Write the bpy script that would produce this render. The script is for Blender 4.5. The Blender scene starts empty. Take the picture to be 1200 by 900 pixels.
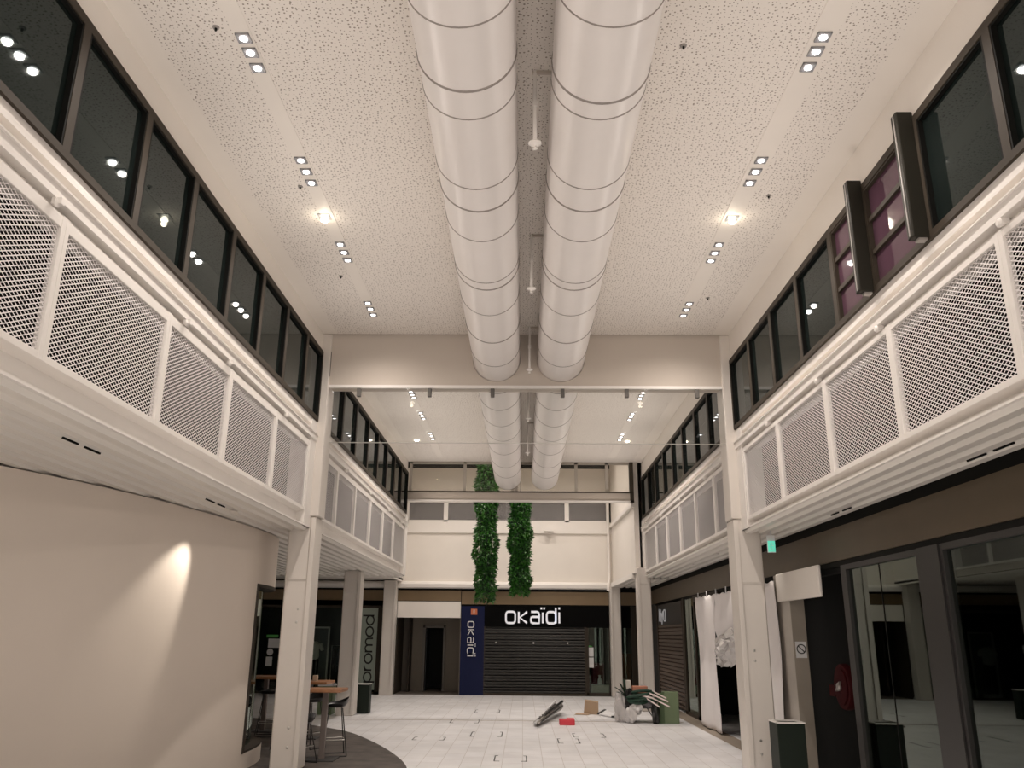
import bpy, math, random
from mathutils import Vector, Matrix
random.seed(7)
C = bpy.context.scene.collection
PI = math.pi

# ------------------------------------------------------------------ camera
cd = bpy.data.cameras.new('camera'); cam = bpy.data.objects.new('camera', cd); C.objects.link(cam)
F = 969.6
def _d(p): return Vector(((p[0]-600)/F, -(p[1]-450)/F, -1.0))
yv = _d((613, 744)).normalized()
zv = _d((627, -2749)); zv = (zv - zv.dot(yv)*yv).normalized()
if zv.y < 0: zv = -zv
xv = yv.cross(zv)
cam.matrix_world = Matrix.Translation((0, 0, 1.8)) @ Matrix((xv, yv, zv)).to_4x4()
cd.sensor_width = 36; cd.lens = F/1200*36; cd.clip_start = 0.05; cd.clip_end = 200
bpy.context.scene.camera = cam
# ------------------------------------------------------------------ world, exposure
W = bpy.data.worlds.new('world'); bpy.context.scene.world = W; W.use_nodes = True
W.node_tree.nodes['Background'].inputs[0].default_value = (1.0, 0.90, 0.82, 1)
W.node_tree.nodes['Background'].inputs[1].default_value = 1.9
vs = bpy.context.scene.view_settings
vs.view_transform = 'Standard'; vs.look = 'None'; vs.gamma = 1; vs.use_curve_mapping = False
vs.exposure = 0.0
LAMP_W = 52.0            # watts of one ceiling downlight
LAMP_COL = (1.0, 0.90, 0.82)
sc = bpy.context.scene
sc.cycles.max_bounces = 10; sc.cycles.diffuse_bounces = 6; sc.cycles.glossy_bounces = 4
sc.cycles.transparent_max_bounces = 12; sc.cycles.transmission_bounces = 6
sc.cycles.sample_clamp_indirect = 6.0
sc.cycles.caustics_reflective = False; sc.cycles.caustics_refractive = False

# ------------------------------------------------------------------ materials
MATS = {}
def mat(name, col, rough=0.5, metal=0.0, spec=0.5, noise=0.0, nscale=8.0, emit=None, estr=1.0, alpha=None, coat=0.0, ior=None):
    if name in MATS: return MATS[name]
    m = bpy.data.materials.new(name); m.use_nodes = True
    nt = m.node_tree; b = nt.nodes['Principled BSDF']
    b.inputs['Base Color'].default_value = (*col, 1)
    b.inputs['Roughness'].default_value = rough
    b.inputs['Metallic'].default_value = metal
    b.inputs['Specular IOR Level'].default_value = spec
    if coat: b.inputs['Coat Weight'].default_value = coat
    if ior: b.inputs['IOR'].default_value = ior
    if noise:
        g = nt.nodes.new('ShaderNodeNewGeometry'); n = nt.nodes.new('ShaderNodeTexNoise')
        n.inputs['Scale'].default_value = nscale; n.inputs['Detail'].default_value = 3
        nt.links.new(g.outputs['Position'], n.inputs['Vector'])
        r = nt.nodes.new('ShaderNodeMapRange'); r.inputs[1].default_value = .3; r.inputs[2].default_value = .7
        r.inputs[3].default_value = 1-noise; r.inputs[4].default_value = 1+noise
        nt.links.new(n.outputs[0], r.inputs[0])
        x = nt.nodes.new('ShaderNodeVectorMath'); x.operation = 'SCALE'
        x.inputs[0].default_value = col; nt.links.new(r.outputs[0], x.inputs['Scale'])
        nt.links.new(x.outputs[0], b.inputs['Base Color'])
    if emit:
        b.inputs['Emission Color'].default_value = (*emit, 1); b.inputs['Emission Strength'].default_value = estr
    MATS[name] = m
    return m
def N(nt, t, **k):
    n = nt.nodes.new(t)
    for a, v in k.items(): setattr(n, a, v)
    return n
def mth(nt, op, a, b=None, c=None):
    n = nt.nodes.new('ShaderNodeMath'); n.operation = op
    for i, v in enumerate((a, b, c)):
        if v is None: continue
        if isinstance(v, (int, float)): n.inputs[i].default_value = v
        else: nt.links.new(v, n.inputs[i])
    return n.outputs[0]

CREAM = mat('cream_paint', (.80, .755, .70), .55, noise=.02, nscale=1.5)
STEEL = mat('white_steel_paint', (.82, .785, .745), .35, noise=.02, nscale=2)
COLP = mat('column_paint', (.68, .635, .585), .35, noise=.02, nscale=2)
SLAT = mat('white_slat', (.80, .765, .71), .38)
BEAMC = mat('beige_plaster', (.56, .50, .44), .7, noise=.015, nscale=1)
DUCT = mat('duct_coating', (.84, .80, .775), .32, noise=.012, nscale=3)
SEAM = mat('duct_seam', (.30, .27, .25), .8, spec=.1)
BROWN = mat('bronze_frame', (.048, .038, .028), .6, spec=.2)
SASH = mat('dark_sash', (.018, .016, .011), .55, spec=.25)
BLACK = mat('black_gasket', (.006, .006, .005), .7, spec=.15)
DARKIN = mat('dark_interior', (.016, .016, .015), .8)
DARKPANEL = mat('dark_backing', (.007, .006, .006), .9, spec=.05)
FASC = mat('bronze_fascia', (.085, .062, .036), .42, metal=.25, noise=.05, nscale=3)
FASC2 = mat('gold_brown_fascia', (.20, .14, .078), .35, metal=.35, noise=.04, nscale=2)
KIOSK = mat('kiosk_plaster', (.73, .65, .57), .75, noise=.02, nscale=1.2)
CARPET = mat('dark_floor_finish', (.085, .072, .063), .75, noise=.35, nscale=3.5)
CHAR = mat('charcoal_metal', (.045, .044, .045), .45)
CHROME = mat('brushed_metal', (.55, .53, .5), .3, metal=.8)
WOOD = mat('orange_wood', (.33, .15, .065), .4, noise=.15, nscale=14)
BLKPL = mat('black_plastic', (.012, .012, .012), .3)
GREY = mat('grey_metal', (.30, .28, .26), .5)
LENS = mat('lamp_lens', (1, 1, 1), .3, emit=(1.0, .96, .93), estr=9)
WLENS = mat('warm_lamp_lens', (1, 1, 1), .3, emit=(1.0, .9, .7), estr=14)
BEZEL = mat('lamp_bezel', (.30, .30, .31), .35, metal=.3)
SHEET = mat('white_sheet', (.80, .765, .76), .7, noise=.02, nscale=2)
PLASTIC = mat('milky_plastic', (.55, .53, .52), .25, spec=.8)
CARD = mat('cardboard', (.42, .30, .20), .8)
RED = mat('red_plastic', (.62, .03, .05), .4)
REDD = mat('dark_red_paint', (.035, .003, .004), .7, spec=.1)
GREENB = mat('sage_green_card', (.15, .205, .11), .6)
GREEND = mat('dark_green_lacquer', (.008, .014, .009), .5, spec=.25)
WHITEP = mat('white_paper', (.70, .70, .70), .7)
NAVY = mat('navy_panel', (.004, .008, .045), .5, spec=.2)
LETTER = mat('sign_letter', (.75, .75, .78), .4, emit=(.9, .92, 1), estr=.3)
LETTERW = mat('white_letter', (.75, .75, .76), .5)
EXITG = mat('exit_green', (.02, .45, .3), .4, emit=(.25, 1.0, .75), estr=.5)
CONC = mat('grey_beige_wall', (.30, .265, .22), .8, noise=.05, nscale=3)
PASSW = mat('passage_wall', (.22, .19, .155), .7, noise=.03)
LEAF = mat('leaf_green', (.035, .17, .014), .3, spec=.7, noise=.55, nscale=30)
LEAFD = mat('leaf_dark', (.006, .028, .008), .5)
FROST = mat('frosted_vinyl', (.36, .42, .36), .55)
PURPLE = mat('purple_film_glass', (.085, .042, .062), .05, spec=.5, ior=1.45)
HOSE = mat('green_garland', (.015, .05, .03), .6, noise=.4, nscale=40)
TUBEW = mat('pinkish_tube', (.75, .65, .62), .4)
ORANGE = mat('orange_print', (.55, .16, .07), .5)
ROPE = mat('grey_rags', (.25, .22, .20), .9, noise=.3, nscale=25)
GREENT = mat('green_strip_print', (.10, .42, .10), .5)

def glass_mat(name, col, rough, tint, mixv, ior=1.6):
    m = bpy.data.materials.new(name); m.use_nodes = True; nt = m.node_tree; nt.nodes.clear()
    o = N(nt, 'ShaderNodeOutputMaterial'); t = N(nt, 'ShaderNodeBsdfTransparent'); t.inputs[0].default_value = (*tint, 1)
    g = N(nt, 'ShaderNodeBsdfGlossy'); g.inputs['Roughness'].default_value = rough; g.inputs[0].default_value = (*col, 1)
    f = N(nt, 'ShaderNodeFresnel'); f.inputs[0].default_value = ior
    k = mth(nt, 'MULTIPLY', f.outputs[0], mixv); k = mth(nt, 'MINIMUM', k, 1.0)
    mx = N(nt, 'ShaderNodeMixShader'); nt.links.new(k, mx.inputs[0]); nt.links.new(t.outputs[0], mx.inputs[1]); nt.links.new(g.outputs[0], mx.inputs[2])
    nt.links.new(mx.outputs[0], o.inputs[0]); MATS[name] = m; return m
SHOPGLASS = glass_mat('shop_glass', (.85, .95, .88), .015, (.50, .56, .52), 1.1)
ENDGLASS = glass_mat('end_shop_glass', (.85, .95, .88), .015, (.86, .9, .87), .75)
CLEAR = glass_mat('clear_glass', (1, 1, 1), .02, (.985, .99, .985), .45, 1.45)
HAZEGL = glass_mat('film_glass', (.9, .9, .85), .05, (.87, .86, .84), .5, 1.5)
# dark reflective glazing of the upper windows
DG = mat('dark_window_glass', (.009, .013, .012), .03, spec=.3, ior=1.4)
DG.node_tree.nodes['Principled BSDF'].inputs['Specular Tint'].default_value = (.60, .95, .90, 1)

def perforated():
    m = bpy.data.materials.new('perforated_plasterboard'); m.use_nodes = True; nt = m.node_tree; b = nt.nodes['Principled BSDF']
    b.inputs['Roughness'].default_value = .8
    g = N(nt, 'ShaderNodeNewGeometry'); v = N(nt, 'ShaderNodeTexVoronoi'); v.voronoi_dimensions = '2D'
    v.inputs['Scale'].default_value = 28; v.inputs['Randomness'].default_value = .8
    nt.links.new(g.outputs['Position'], v.inputs['Vector'])
    s = N(nt, 'ShaderNodeSeparateColor'); nt.links.new(v.outputs['Color'], s.inputs[0])
    r = mth(nt, 'MULTIPLY_ADD', s.outputs[0], .17, .07)
    k = mth(nt, 'LESS_THAN', v.outputs['Distance'], r)
    mx = N(nt, 'ShaderNodeMix'); mx.data_type = 'RGBA'
    mx.inputs[6].default_value = (.80, .755, .705, 1); mx.inputs[7].default_value = (.29, .245, .21, 1)
    nt.links.new(k, mx.inputs[0]); nt.links.new(mx.outputs[2], b.inputs['Base Color']); return m
PERF = perforated()

def meshmat(name, thr):
    m = bpy.data.materials.new(name); m.use_nodes = True; nt = m.node_tree; b = nt.nodes['Principled BSDF']
    b.inputs['Base Color'].default_value = (.84, .80, .79, 1); b.inputs['Roughness'].default_value = .4
    g = N(nt, 'ShaderNodeNewGeometry'); s = N(nt, 'ShaderNodeSeparateXYZ'); nt.links.new(g.outputs['Position'], s.inputs[0])
    u = mth(nt, 'ADD', s.outputs[0], s.outputs[1])
    a = mth(nt, 'MULTIPLY', mth(nt, 'ABSOLUTE', mth(nt, 'SUBTRACT', mth(nt, 'FRACT', mth(nt, 'DIVIDE', u, .068)), .5)), 2)
    c = mth(nt, 'MULTIPLY', mth(nt, 'ABSOLUTE', mth(nt, 'SUBTRACT', mth(nt, 'FRACT', mth(nt, 'DIVIDE', s.outputs[2], .035)), .5)), 2)
    q = mth(nt, 'ABSOLUTE', mth(nt, 'SUBTRACT', mth(nt, 'ADD', a, c), 1.0))
    hole = mth(nt, 'GREATER_THAN', q, thr)
    t = N(nt, 'ShaderNodeBsdfTransparent'); mx = N(nt, 'ShaderNodeMixShader'); o = nt.nodes['Material Output']
    nt.links.new(hole, mx.inputs[0]); nt.links.new(b.outputs[0], mx.inputs[1]); nt.links.new(t.outputs[0], mx.inputs[2])
    nt.links.new(mx.outputs[0], o.inputs[0]); return m
MESH = meshmat('expanded_metal_mesh', .25)
MESH2 = meshmat('fine_open_mesh', .13)

def floormat():
    m = bpy.data.materials.new('white_floor_tiles'); m.use_nodes = True; nt = m.node_tree; b = nt.nodes['Principled BSDF']
    g = N(nt, 'ShaderNodeNewGeometry'); br = N(nt, 'ShaderNodeTexBrick'); br.offset = 0.5
    mp = N(nt, 'ShaderNodeMapping'); mp.inputs['Rotation'].default_value = (0, 0, PI/2); nt.links.new(g.outputs['Position'], mp.inputs[0]); nt.links.new(mp.outputs[0], br.inputs['Vector'])
    br.inputs['Scale'].default_value = 1; br.inputs['Brick Width'].default_value = .60; br.inputs['Row Height'].default_value = .30
    br.inputs['Mortar Size'].default_value = .005; br.inputs['Mortar Smooth'].default_value = .2
    br.inputs['Color1'].default_value = (.84, .84, .855, 1); br.inputs['Color2'].default_value = (.79, .785, .79, 1)
    br.inputs['Mortar'].default_value = (.58, .55, .53, 1)
    n = N(nt, 'ShaderNodeTexNoise'); n.inputs['Scale'].default_value = 1.7; n.inputs['Detail'].default_value = 5
    nt.links.new(g.outputs['Position'], n.inputs['Vector'])
    r = N(nt, 'ShaderNodeMapRange'); r.inputs[1].default_value = .35; r.inputs[2].default_value = .65; r.inputs[3].default_value = .93; r.inputs[4].default_value = 1.05
    nt.links.new(n.outputs[0], r.inputs[0])
    x = N(nt, 'ShaderNodeVectorMath'); x.operation = 'SCALE'; nt.links.new(br.outputs[0], x.inputs[0]); nt.links.new(r.outputs[0], x.inputs['Scale'])
    nt.links.new(x.outputs[0], b.inputs['Base Color']); b.inputs['Roughness'].default_value = .42; return m
TILE = floormat()

def shuttermat(name, c1, c2, pitch):
    m = bpy.data.materials.new(name); m.use_nodes = True; nt = m.node_tree; b = nt.nodes['Principled BSDF']
    b.inputs['Base Color'].default_value = (*c1, 1); b.inputs['Roughness'].default_value = .38; b.inputs['Metallic'].default_value = .4
    return m

# ------------------------------------------------------------------ mesh helpers
ORG = {}
class MB:
    def __init__(s): s.v = []; s.f = []
    def add(s, vs, fs):
        o = len(s.v); s.v += [tuple(p) for p in vs]; s.f += [tuple(i+o for i in f) for f in fs]; return s
    def box(s, x0, x1, y0, y1, z0, z1):
        if x0 > x1: x0, x1 = x1, x0
        if y0 > y1: y0, y1 = y1, y0
        if z0 > z1: z0, z1 = z1, z0
        return s.add([(x0,y0,z0),(x1,y0,z0),(x1,y1,z0),(x0,y1,z0),(x0,y0,z1),(x1,y0,z1),(x1,y1,z1),(x0,y1,z1)],
                     [(0,3,2,1),(4,5,6,7),(0,1,5,4),(1,2,6,5),(2,3,7,6),(3,0,4,7)])
    def cbox(s, x0, x1, y0, y1, z0, z1, c=.01):
        # box with chamfered vertical edges and top
        def ring(z, i): return [(x0+i+c,y0+i,z),(x1-i-c,y0+i,z),(x1-i,y0+i+c,z),(x1-i,y1-i-c,z),(x1-i-c,y1-i,z),(x0+i+c,y1-i,z),(x0+i,y1-i-c,z),(x0+i,y0+i+c,z)]
        R = [ring(z0+c, 0), ring(z1-c, 0)]
        v = ring(z0, c*.7)+R[0]+R[1]+ring(z1, c*.7)
        f = [tuple(range(7,-1,-1)), tuple(range(24,32))]
        for k in range(3):
            for i in range(8):
                j = (i+1) % 8; f.append((k*8+i, k*8+j, k*8+8+j, k*8+8+i))
        return s.add(v, f)
    def bar(s, a, b, w, d=None, up=(0,0,1)):
        a = Vector(a); b = Vector(b); d = d or w; t = (b-a).normalized(); u = Vector(up)
        if abs(t.dot(u)) > .95: u = Vector((1,0,0))
        r = t.cross(u).normalized(); u = r.cross(t)
        v = []
        for p in (a, b):
            for i, j in ((-1,-1),(1,-1),(1,1),(-1,1)): v.append(p+r*i*w/2+u*j*d/2)
        return s.add(v, [(3,2,1,0),(4,5,6,7),(0,1,5,4),(1,2,6,5),(2,3,7,6),(3,0,4,7)])
    def tube(s, pts, r, n=10, close=False, cap=True):
        pts = [Vector(p) for p in pts]; m = len(pts); rr = r if isinstance(r, (list, tuple)) else [r]*m
        t0 = (pts[1]-pts[0]).normalized(); u = Vector((0,0,1)) if abs(t0.z) < .9 else Vector((1,0,0))
        V = []
        for i, p in enumerate(pts):
            if close: t = (pts[(i+1)%m]-pts[i-1]).normalized()
            else: t = (pts[min(i+1,m-1)]-pts[max(i-1,0)]).normalized()
            a = t.cross(u)
            if a.length < 1e-4: a = t.orthogonal()
            a.normalize(); u = a.cross(t).normalized()
            for k in range(n):
                w = 2*PI*k/n; V.append(p+(a*math.cos(w)+u*math.sin(w))*rr[i])
        Fs = []
        for i in range(m if close else m-1):
            j = (i+1) % m
            for k in range(n): l = (k+1) % n; Fs.append((i*n+k, i*n+l, j*n+l, j*n+k))
        if cap and not close: Fs += [tuple(range(n-1,-1,-1)), tuple((m-1)*n+k for k in range(n))]
        return s.add(V, Fs)
    def lathe(s, prof, c=(0,0,0), n=24, axis='z'):
        V = []
        for r, z in prof:
            for k in range(n):
                w = 2*PI*k/n; x, y = r*math.cos(w), r*math.sin(w)
                p = (x, y, z) if axis == 'z' else ((x, z, y) if axis == 'y' else (z, x, y))
                V.append((c[0]+p[0], c[1]+p[1], c[2]+p[2]))
        m = len(prof); Fs = []
        for i in range(m-1):
            for k in range(n): l = (k+1) % n; Fs.append((i*n+k, i*n+l, i*n+n+l, i*n+n+k))
        Fs += [tuple(range(n-1,-1,-1)), tuple((m-1)*n+k for k in range(n))]
        return s.add(V, Fs)
    def extrude_y(s, prof, y0, y1):   # prof list of (x,z), closed, along Y
        n = len(prof); v = [(x, y0, z) for x, z in prof]+[(x, y1, z) for x, z in prof]
        return s.add(v, [tuple(range(n-1,-1,-1)), tuple(range(n, 2*n))]+[(i, (i+1)%n, n+(i+1)%n, n+i) for i in range(n)])
    def extrude_x(s, prof, x0, x1):   # prof list of (y,z)
        n = len(prof); v = [(x0, y, z) for y, z in prof]+[(x1, y, z) for y, z in prof]
        return s.add(v, [tuple(range(n)), tuple(range(2*n-1, n-1, -1))]+[(i, n+i, n+(i+1)%n, (i+1)%n) for i in range(n)])
    def build(s, name, m, parent=None, smooth=False, bevel=0):
        me = bpy.data.meshes.new(name)
        o = Vector(ORG.get(parent.name, (0,0,0))) if parent else (getattr(s, 'origin', None) and Vector(s.origin) or Vector((0,0,0)))
        me.from_pydata([Vector(p)-o for p in s.v], [], s.f); me.materials.append(m)
        me.validate(); 
        import bmesh
        b = bmesh.new(); b.from_mesh(me); bmesh.ops.recalc_face_normals(b, faces=b.faces); b.to_mesh(me); b.free()
        if smooth:
            for p in me.polygons: p.use_smooth = True
        ob = bpy.data.objects.new(name, me); C.objects.link(ob)
        if smooth == 'auto' or smooth is True:
            md = ob.modifiers.new('edges', 'EDGE_SPLIT'); md.split_angle = math.radians(38)
        if bevel:
            md = ob.modifiers.new('bevel', 'BEVEL'); md.width = bevel; md.segments = 2; md.limit_method = 'ANGLE'
        if parent: ob.parent = parent; ORG[ob.name] = tuple(o)
        else: ob.location = o; ORG[ob.name] = tuple(o)
        return ob
def thing(name, label, cat, loc=(0,0,0), group=None):
    o = bpy.data.objects.new(name, None); C.objects.link(o); o.location = loc; o.empty_display_size = .1
    o['label'] = label; o['category'] = cat
    if group: o['group'] = group
    ORG[o.name] = tuple(loc); return o
def tag(o, label, cat, group=None):
    o['label'] = label; o['category'] = cat
    if group: o['group'] = group
    return o
def struct(name, mb, m, label=None, **k):
    o = mb.build(name, m, None, **k); o['kind'] = 'structure'
    if label: o['label'] = label
    return o
def copy_tree(o, parent=None):
    c = o.copy(); C.objects.link(c)
    if parent: c.parent = parent
    for ch in list(o.children): copy_tree(ch, c)
    return c
def spot(name, loc, target, power, angle, parent=None, col=LAMP_COL, blend=.8, size=.04):
    l = bpy.data.lights.new(name, 'SPOT'); l.energy = power; l.color = col; l.spot_size = math.radians(angle); l.spot_blend = blend
    l.shadow_soft_size = size
    o = bpy.data.objects.new(name, l); C.objects.link(o)
    org = Vector(ORG.get(parent.name, (0,0,0))) if parent else Vector((0,0,0))
    o.location = Vector(loc)-org; o.rotation_euler = (Vector(target)-Vector(loc)).to_track_quat('-Z', 'Y').to_euler()
    if parent: o.parent = parent
    return o

# ------------------------------------------------------------------ layout numbers
XL, XR = -3.155, 3.19          # faces of the two galleries
YB, YE, YW = 12.2, 22.2, 27.3  # first cross beam, second cross beam, end wall
ZC = 6.31                      # ceiling
Y0 = -3.0                      # hall goes on behind the viewer and is open there
ADDED_UPLIGHT_W = 29.0  # watts of one added ceiling fill light
ZS = 3.24                      # underside of the slatted soffits
XW = 3.95                      # right shopfront wall
GAL = {-1: dict(x=XL, fl=3.28, fr0=3.49, m0=3.54, m1=4.43, fr1=4.52, a=4.57, b=4.66, c=4.78, w0=4.88, w1=6.00),
        1: dict(x=XR, fl=3.28, fr0=3.39, m0=3.44, m1=4.37, fr1=4.43, a=4.48, b=4.57, c=4.68, w0=4.78, w1=5.88)}

# ------------------------------------------------------------------ floor, ceiling, walls
struct('floor', MB().box(-11, 8, Y0, 34, -.2, 0), TILE)
cp = [(-12,21.5),(-7.5,20.6),(-5.9,19.45),(-4.8,18.6),(-3.86,17.67),(-3.29,16.97),(-2.78,15.93),(-2.29,14.8),(-1.94,13.82),(-1.70,13.04),(-1.56,12.3),(-1.45,11.2),(-1.45,10),(-1.6,8.6),(-2.0,7.2),(-2.6,6.0),(-3.6,5.0),(-12,4.6)]
cp[0] = (-10.9, 21.4); cp[-1] = (-10.9, 4.6)
def smoothpoly(pts, k=3):
    for _ in range(k):
        q = [pts[0]]
        for a, b in zip(pts, pts[1:]):
            q += [(a[0]*.75+b[0]*.25, a[1]*.75+b[1]*.25), (a[0]*.25+b[0]*.75, a[1]*.25+b[1]*.75)]
        pts = q+[pts[-1]]
    return pts
sp = smoothpoly(cp, 2); n = len(sp)
m = MB(); m.add([(x,y,.0) for x,y in sp]+[(x,y,.006) for x,y in sp], [tuple(range(n,2*n))]+[(i,(i+1)%n,n+(i+1)%n,n+i) for i in range(n)])
struct('floor_inlay', m, CARPET, 'dark brown floor area curving under the bar tables')
struct('trim_1', MB().box(-6, 3.5, 19.42, 19.5, 0, .004).box(-1.6, 3.6, 12.05, 12.07, 0, .003), mat('floor_line_brown', (.50, .45, .41), .6), 'thin darker line across the floor')  # flat strips in a browner, darker tone than the tiles
struct('floor_border', MB().box(3.62, XW, Y0, 26.6, 0, .005), mat('brown_threshold', (.30, .25, .20), .6), 'brown strip of floor along the right shopfronts')

def ceiling_part(i, y0, y1):
    struct('ceiling' if i == 0 else 'ceiling.%03d' % i, MB().box(-2.94, 2.94, y0, y1, ZC, ZC+.06), PERF, 'perforated cream plasterboard ceiling')
    for s in (-1, 1):
        g = GAL[s]; x = g['x']
        a, b = 2.94*s, x
        struct('trim_%d' % (10+i*2+(s > 0)), MB().extrude_y([(a, ZC), (x*1.0, ZC-.005), (x, g['w1']), (x+s*.12, g['w1']), (x+s*.12, ZC+.06), (a, ZC+.06)], y0, y1), CREAM, 'plain cream ceiling margin above the upper windows')
        xs = (-2.30, -2.155) if s < 0 else (2.233, 2.428)
        struct('trim_%d' % (20+i*2+(s > 0)), MB().box(xs[0], xs[1], y0, y1-.6, ZC-.006, ZC), CREAM, 'plain strip in the perforated ceiling carrying downlights')
ceiling_part(0, Y0, YB)
ceiling_part(1, YB+.35, YE)

# outer shells so that the place is closed above the shops
struct('roof_slab', MB().box(-11, 8, Y0, 22.2, ZC+.08, ZC+.2), GREY)
struct('wall_outer', MB().box(-11.1, -11, Y0, 34, 0, 7.8), DARKIN)
struct('wall_right_outer', MB().box(8, 8.1, Y0, 34, 0, 7.8), DARKIN)

# ------------------------------------------------------------------ galleries
def gallery(s, y0, y1, idx):
    g = GAL[s]; x = g['x']; o = s   # o points away from the hall
    # upper rail: stepped channel between guard and windows
    P = [(x, g['w0']), (x-o*.0, g['c']), (x+o*.07, g['c']), (x+o*.07, g['b']+.012), (x-o*.05, g['b']+.012), (x-o*.05, g['b']), (x-o*.03, g['b']),
         (x-o*.03, g['a']), (x+o*.05, g['a']), (x+o*.05, g['fr1']), (x+o*.25, g['fr1']), (x+o*.25, g['w0'])]
    struct('trim_%d' % (30+idx), MB().extrude_y(P, y0, y1), STEEL, 'white stepped steel rail under the upper windows')
    # lower beam
    P = [(x, g['fr0']), (x+o*.11, g['fr0']-.015), (x+o*.11, g['fl']+.02), (x-o*.01, g['fl']+.02), (x-o*.01, g['fl']), (x+o*.30, g['fl']), (x+o*.30, g['fr0'])]
    struct('trim_%d' % (40+idx), MB().extrude_y(P, y0, y1), STEEL, 'white steel edge beam under the mesh guard')
    struct('wall_gallery_%d' % idx, MB().box(x+o*.28, x+o*.31, y0, y1, g['fl'], g['w0']), DARKPANEL)
    struct('gallery_deck_%d' % idx, MB().box(x+o*.13, x+o*3.9 if s < 0 else XW+.6, y0, y1, ZS+.10, ZS+.14), GREY)
gallery(-1, Y0, YB+.02, 0); gallery(1, Y0, YB+.02, 1)
gallery(-1, YB+.4, YE+.3, 2); gallery(1, YB+.4, YE+.3, 3)
# end plates next to the columns
for s, y in ((-1, YB-.35), (1, YB-.35), (-1, YE-.1), (1, YE-.1)):
    g = GAL[s]; x = g['x']
    y1 = YB+.42 if y < 15 else YE+.35
    struct('trim_%d' % (50+(s > 0)+2*(y > 15)), MB().box(x-s*.012, x+s*.32, y if y > 15 else YB-.33, y1, g['fl'], g['w0']-.02), STEEL, 'white end plate closing the gallery guard')
# side closure of the galleries at the end void
for s in (-1, 1):
    g = GAL[s]
    struct('wall_void_%s' % ('left' if s < 0 else 'right'), MB().box(g['x']+s*.33, g['x']+s*.4, YE, YE+.4, g['fl'], 7.5), CREAM)

# guard panels with expanded metal
def guard(s, y0, y1, label, group):
    g = GAL[s]; x = g['x']; t = thing('guard_panel', label, 'guard panel', (x, (y0+y1)/2, g['fr0']), group)
    w = .05; a0, a1, b0, b1 = y0, y1, g['fr0'], g['fr1']
    f = MB()
    f.box(x-s*.0, x+s*.05, a0, a1, b0, g['m0']).box(x, x+s*.05, a0, a1, g['m1'], b1)
    f.box(x-s*.004, x+s*.05, a0, a0+w, b0, b1).box(x-s*.004, x+s*.05, a1-w, a1, b0, b1)
    f.build('frame', STEEL, t, bevel=.004)
    p = MB(); p.add([(x+s*.02, a0+w, g['m0']), (x+s*.02, a1-w, g['m0']), (x+s*.02, a1-w, g['m1']), (x+s*.02, a0+w, g['m1'])], [(0,1,2,3)])
    p.build('mesh_infill', MESH, t)
    return t
PL = [1.60, 3.37, 5.09, 6.85, 8.48, 10.2, YB-.33]
ords = ['nearest to the viewer', 'second', 'third', 'fourth', 'fifth', 'sixth', 'seventh', 'eighth']
for s, side in ((-1, 'left'), (1, 'right')):
    for i in range(6):
        if i == 0: continue
        guard(s, PL[i], PL[i+1], 'mesh guard panel on the %s gallery before the beam, %s' % (side, ['', 'nearest the viewer', 'second from the viewer', 'third from the viewer', 'second before the column', 'last before the column'][i]), 'mesh guard panels of the %s gallery' % side)
    PF = [YB+.42, 13.88, 15.46, 17.06, 18.66, 20.26, YE-.1]
    for i in range(6):
        guard(s, PF[i], PF[i+1], 'mesh guard panel beyond the beam on the %s gallery, %s' % (side, ['first', 'second', 'third', 'fourth', 'fifth', 'sixth and farthest'][i]+(' past the column' if i < 5 else '')), 'mesh guard panels of the far %s gallery' % side)

# upper windows
WN = [0]
def window(s, y0, y1, purple=False):
    g = GAL[s]; x = g['x']; WN[0] += 1; z0, z1 = g['w0'], g['w1']; w = .045
    f = MB()
    f.box(x-s*.03, x+s*.06, y0+w, y1-w, z0, z0+.06).box(x-s*.03, x+s*.06, y0+w, y1-w, z1-.07, z1)
    f.box(x-s*.03, x+s*.06, y0, y0+w, z0, z1).box(x-s*.03, x+s*.06, y1-w, y1, z0, z1)
    o = struct('window_%d' % WN[0], f, BROWN)
    gk = MB(); e = .025; a0, a1, b0, b1 = y0+w, y1-w, z0+.06, z1-.07
    gk.box(x-s*.026, x+s*.055, a0+.001, a0+e, b0+.001, b1-.001).box(x-s*.026, x+s*.055, a1-e*.8, a1-.001, b0+.001, b1-.001).box(x-s*.005, x+s*.055, a0+e, a1-e*.8, b0+.001, b0+e*.4).box(x-s*.02, x+s*.055, a0+e, a1-e*.8, b1-e*.7, b1-.001)
    if purple:
        for k in (1, 2):
            zz = b0+(b1-b0)*k/3; gk.box(x-s*.015, x+s*.055, a0+e, a1-e*.8, zz-.022, zz+.022)
    gk.build('gasket', BLACK if not purple else BROWN, o)
    p = MB().box(x+s*.015, x+s*.025, a0+.001, a1-.001, b0+.001, b1-.001); p.build('pane', PURPLE if purple else DG, o)
WL = [0.65, 1.72, 2.78, 3.84, 4.89, 5.93, 6.96, 8.05, 9.13, 10.20, 11.24, YB-.03]
for a, b in zip(WL, WL[1:]): window(-1, a, b)
WR = [0.55, 1.62, 2.68, 3.74, 4.79, 5.88, 6.98, 7.85, 8.97, 10.03, 11.09, YB-.03]
for a, b in zip(WR, WR[1:]): window(1, a, b, purple=abs(a-5.88) < .01 or abs(a-6.98) < .01)
WFL = [YB+.42, 13.86, 15.02, 16.26, 17.43, 18.62, 19.80, 20.98, YE-.02]
for a, b in zip(WFL, WFL[1:]): window(-1, a, b)
for a, b in zip(WFL, WFL[1:]): window(1, a, b)
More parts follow.
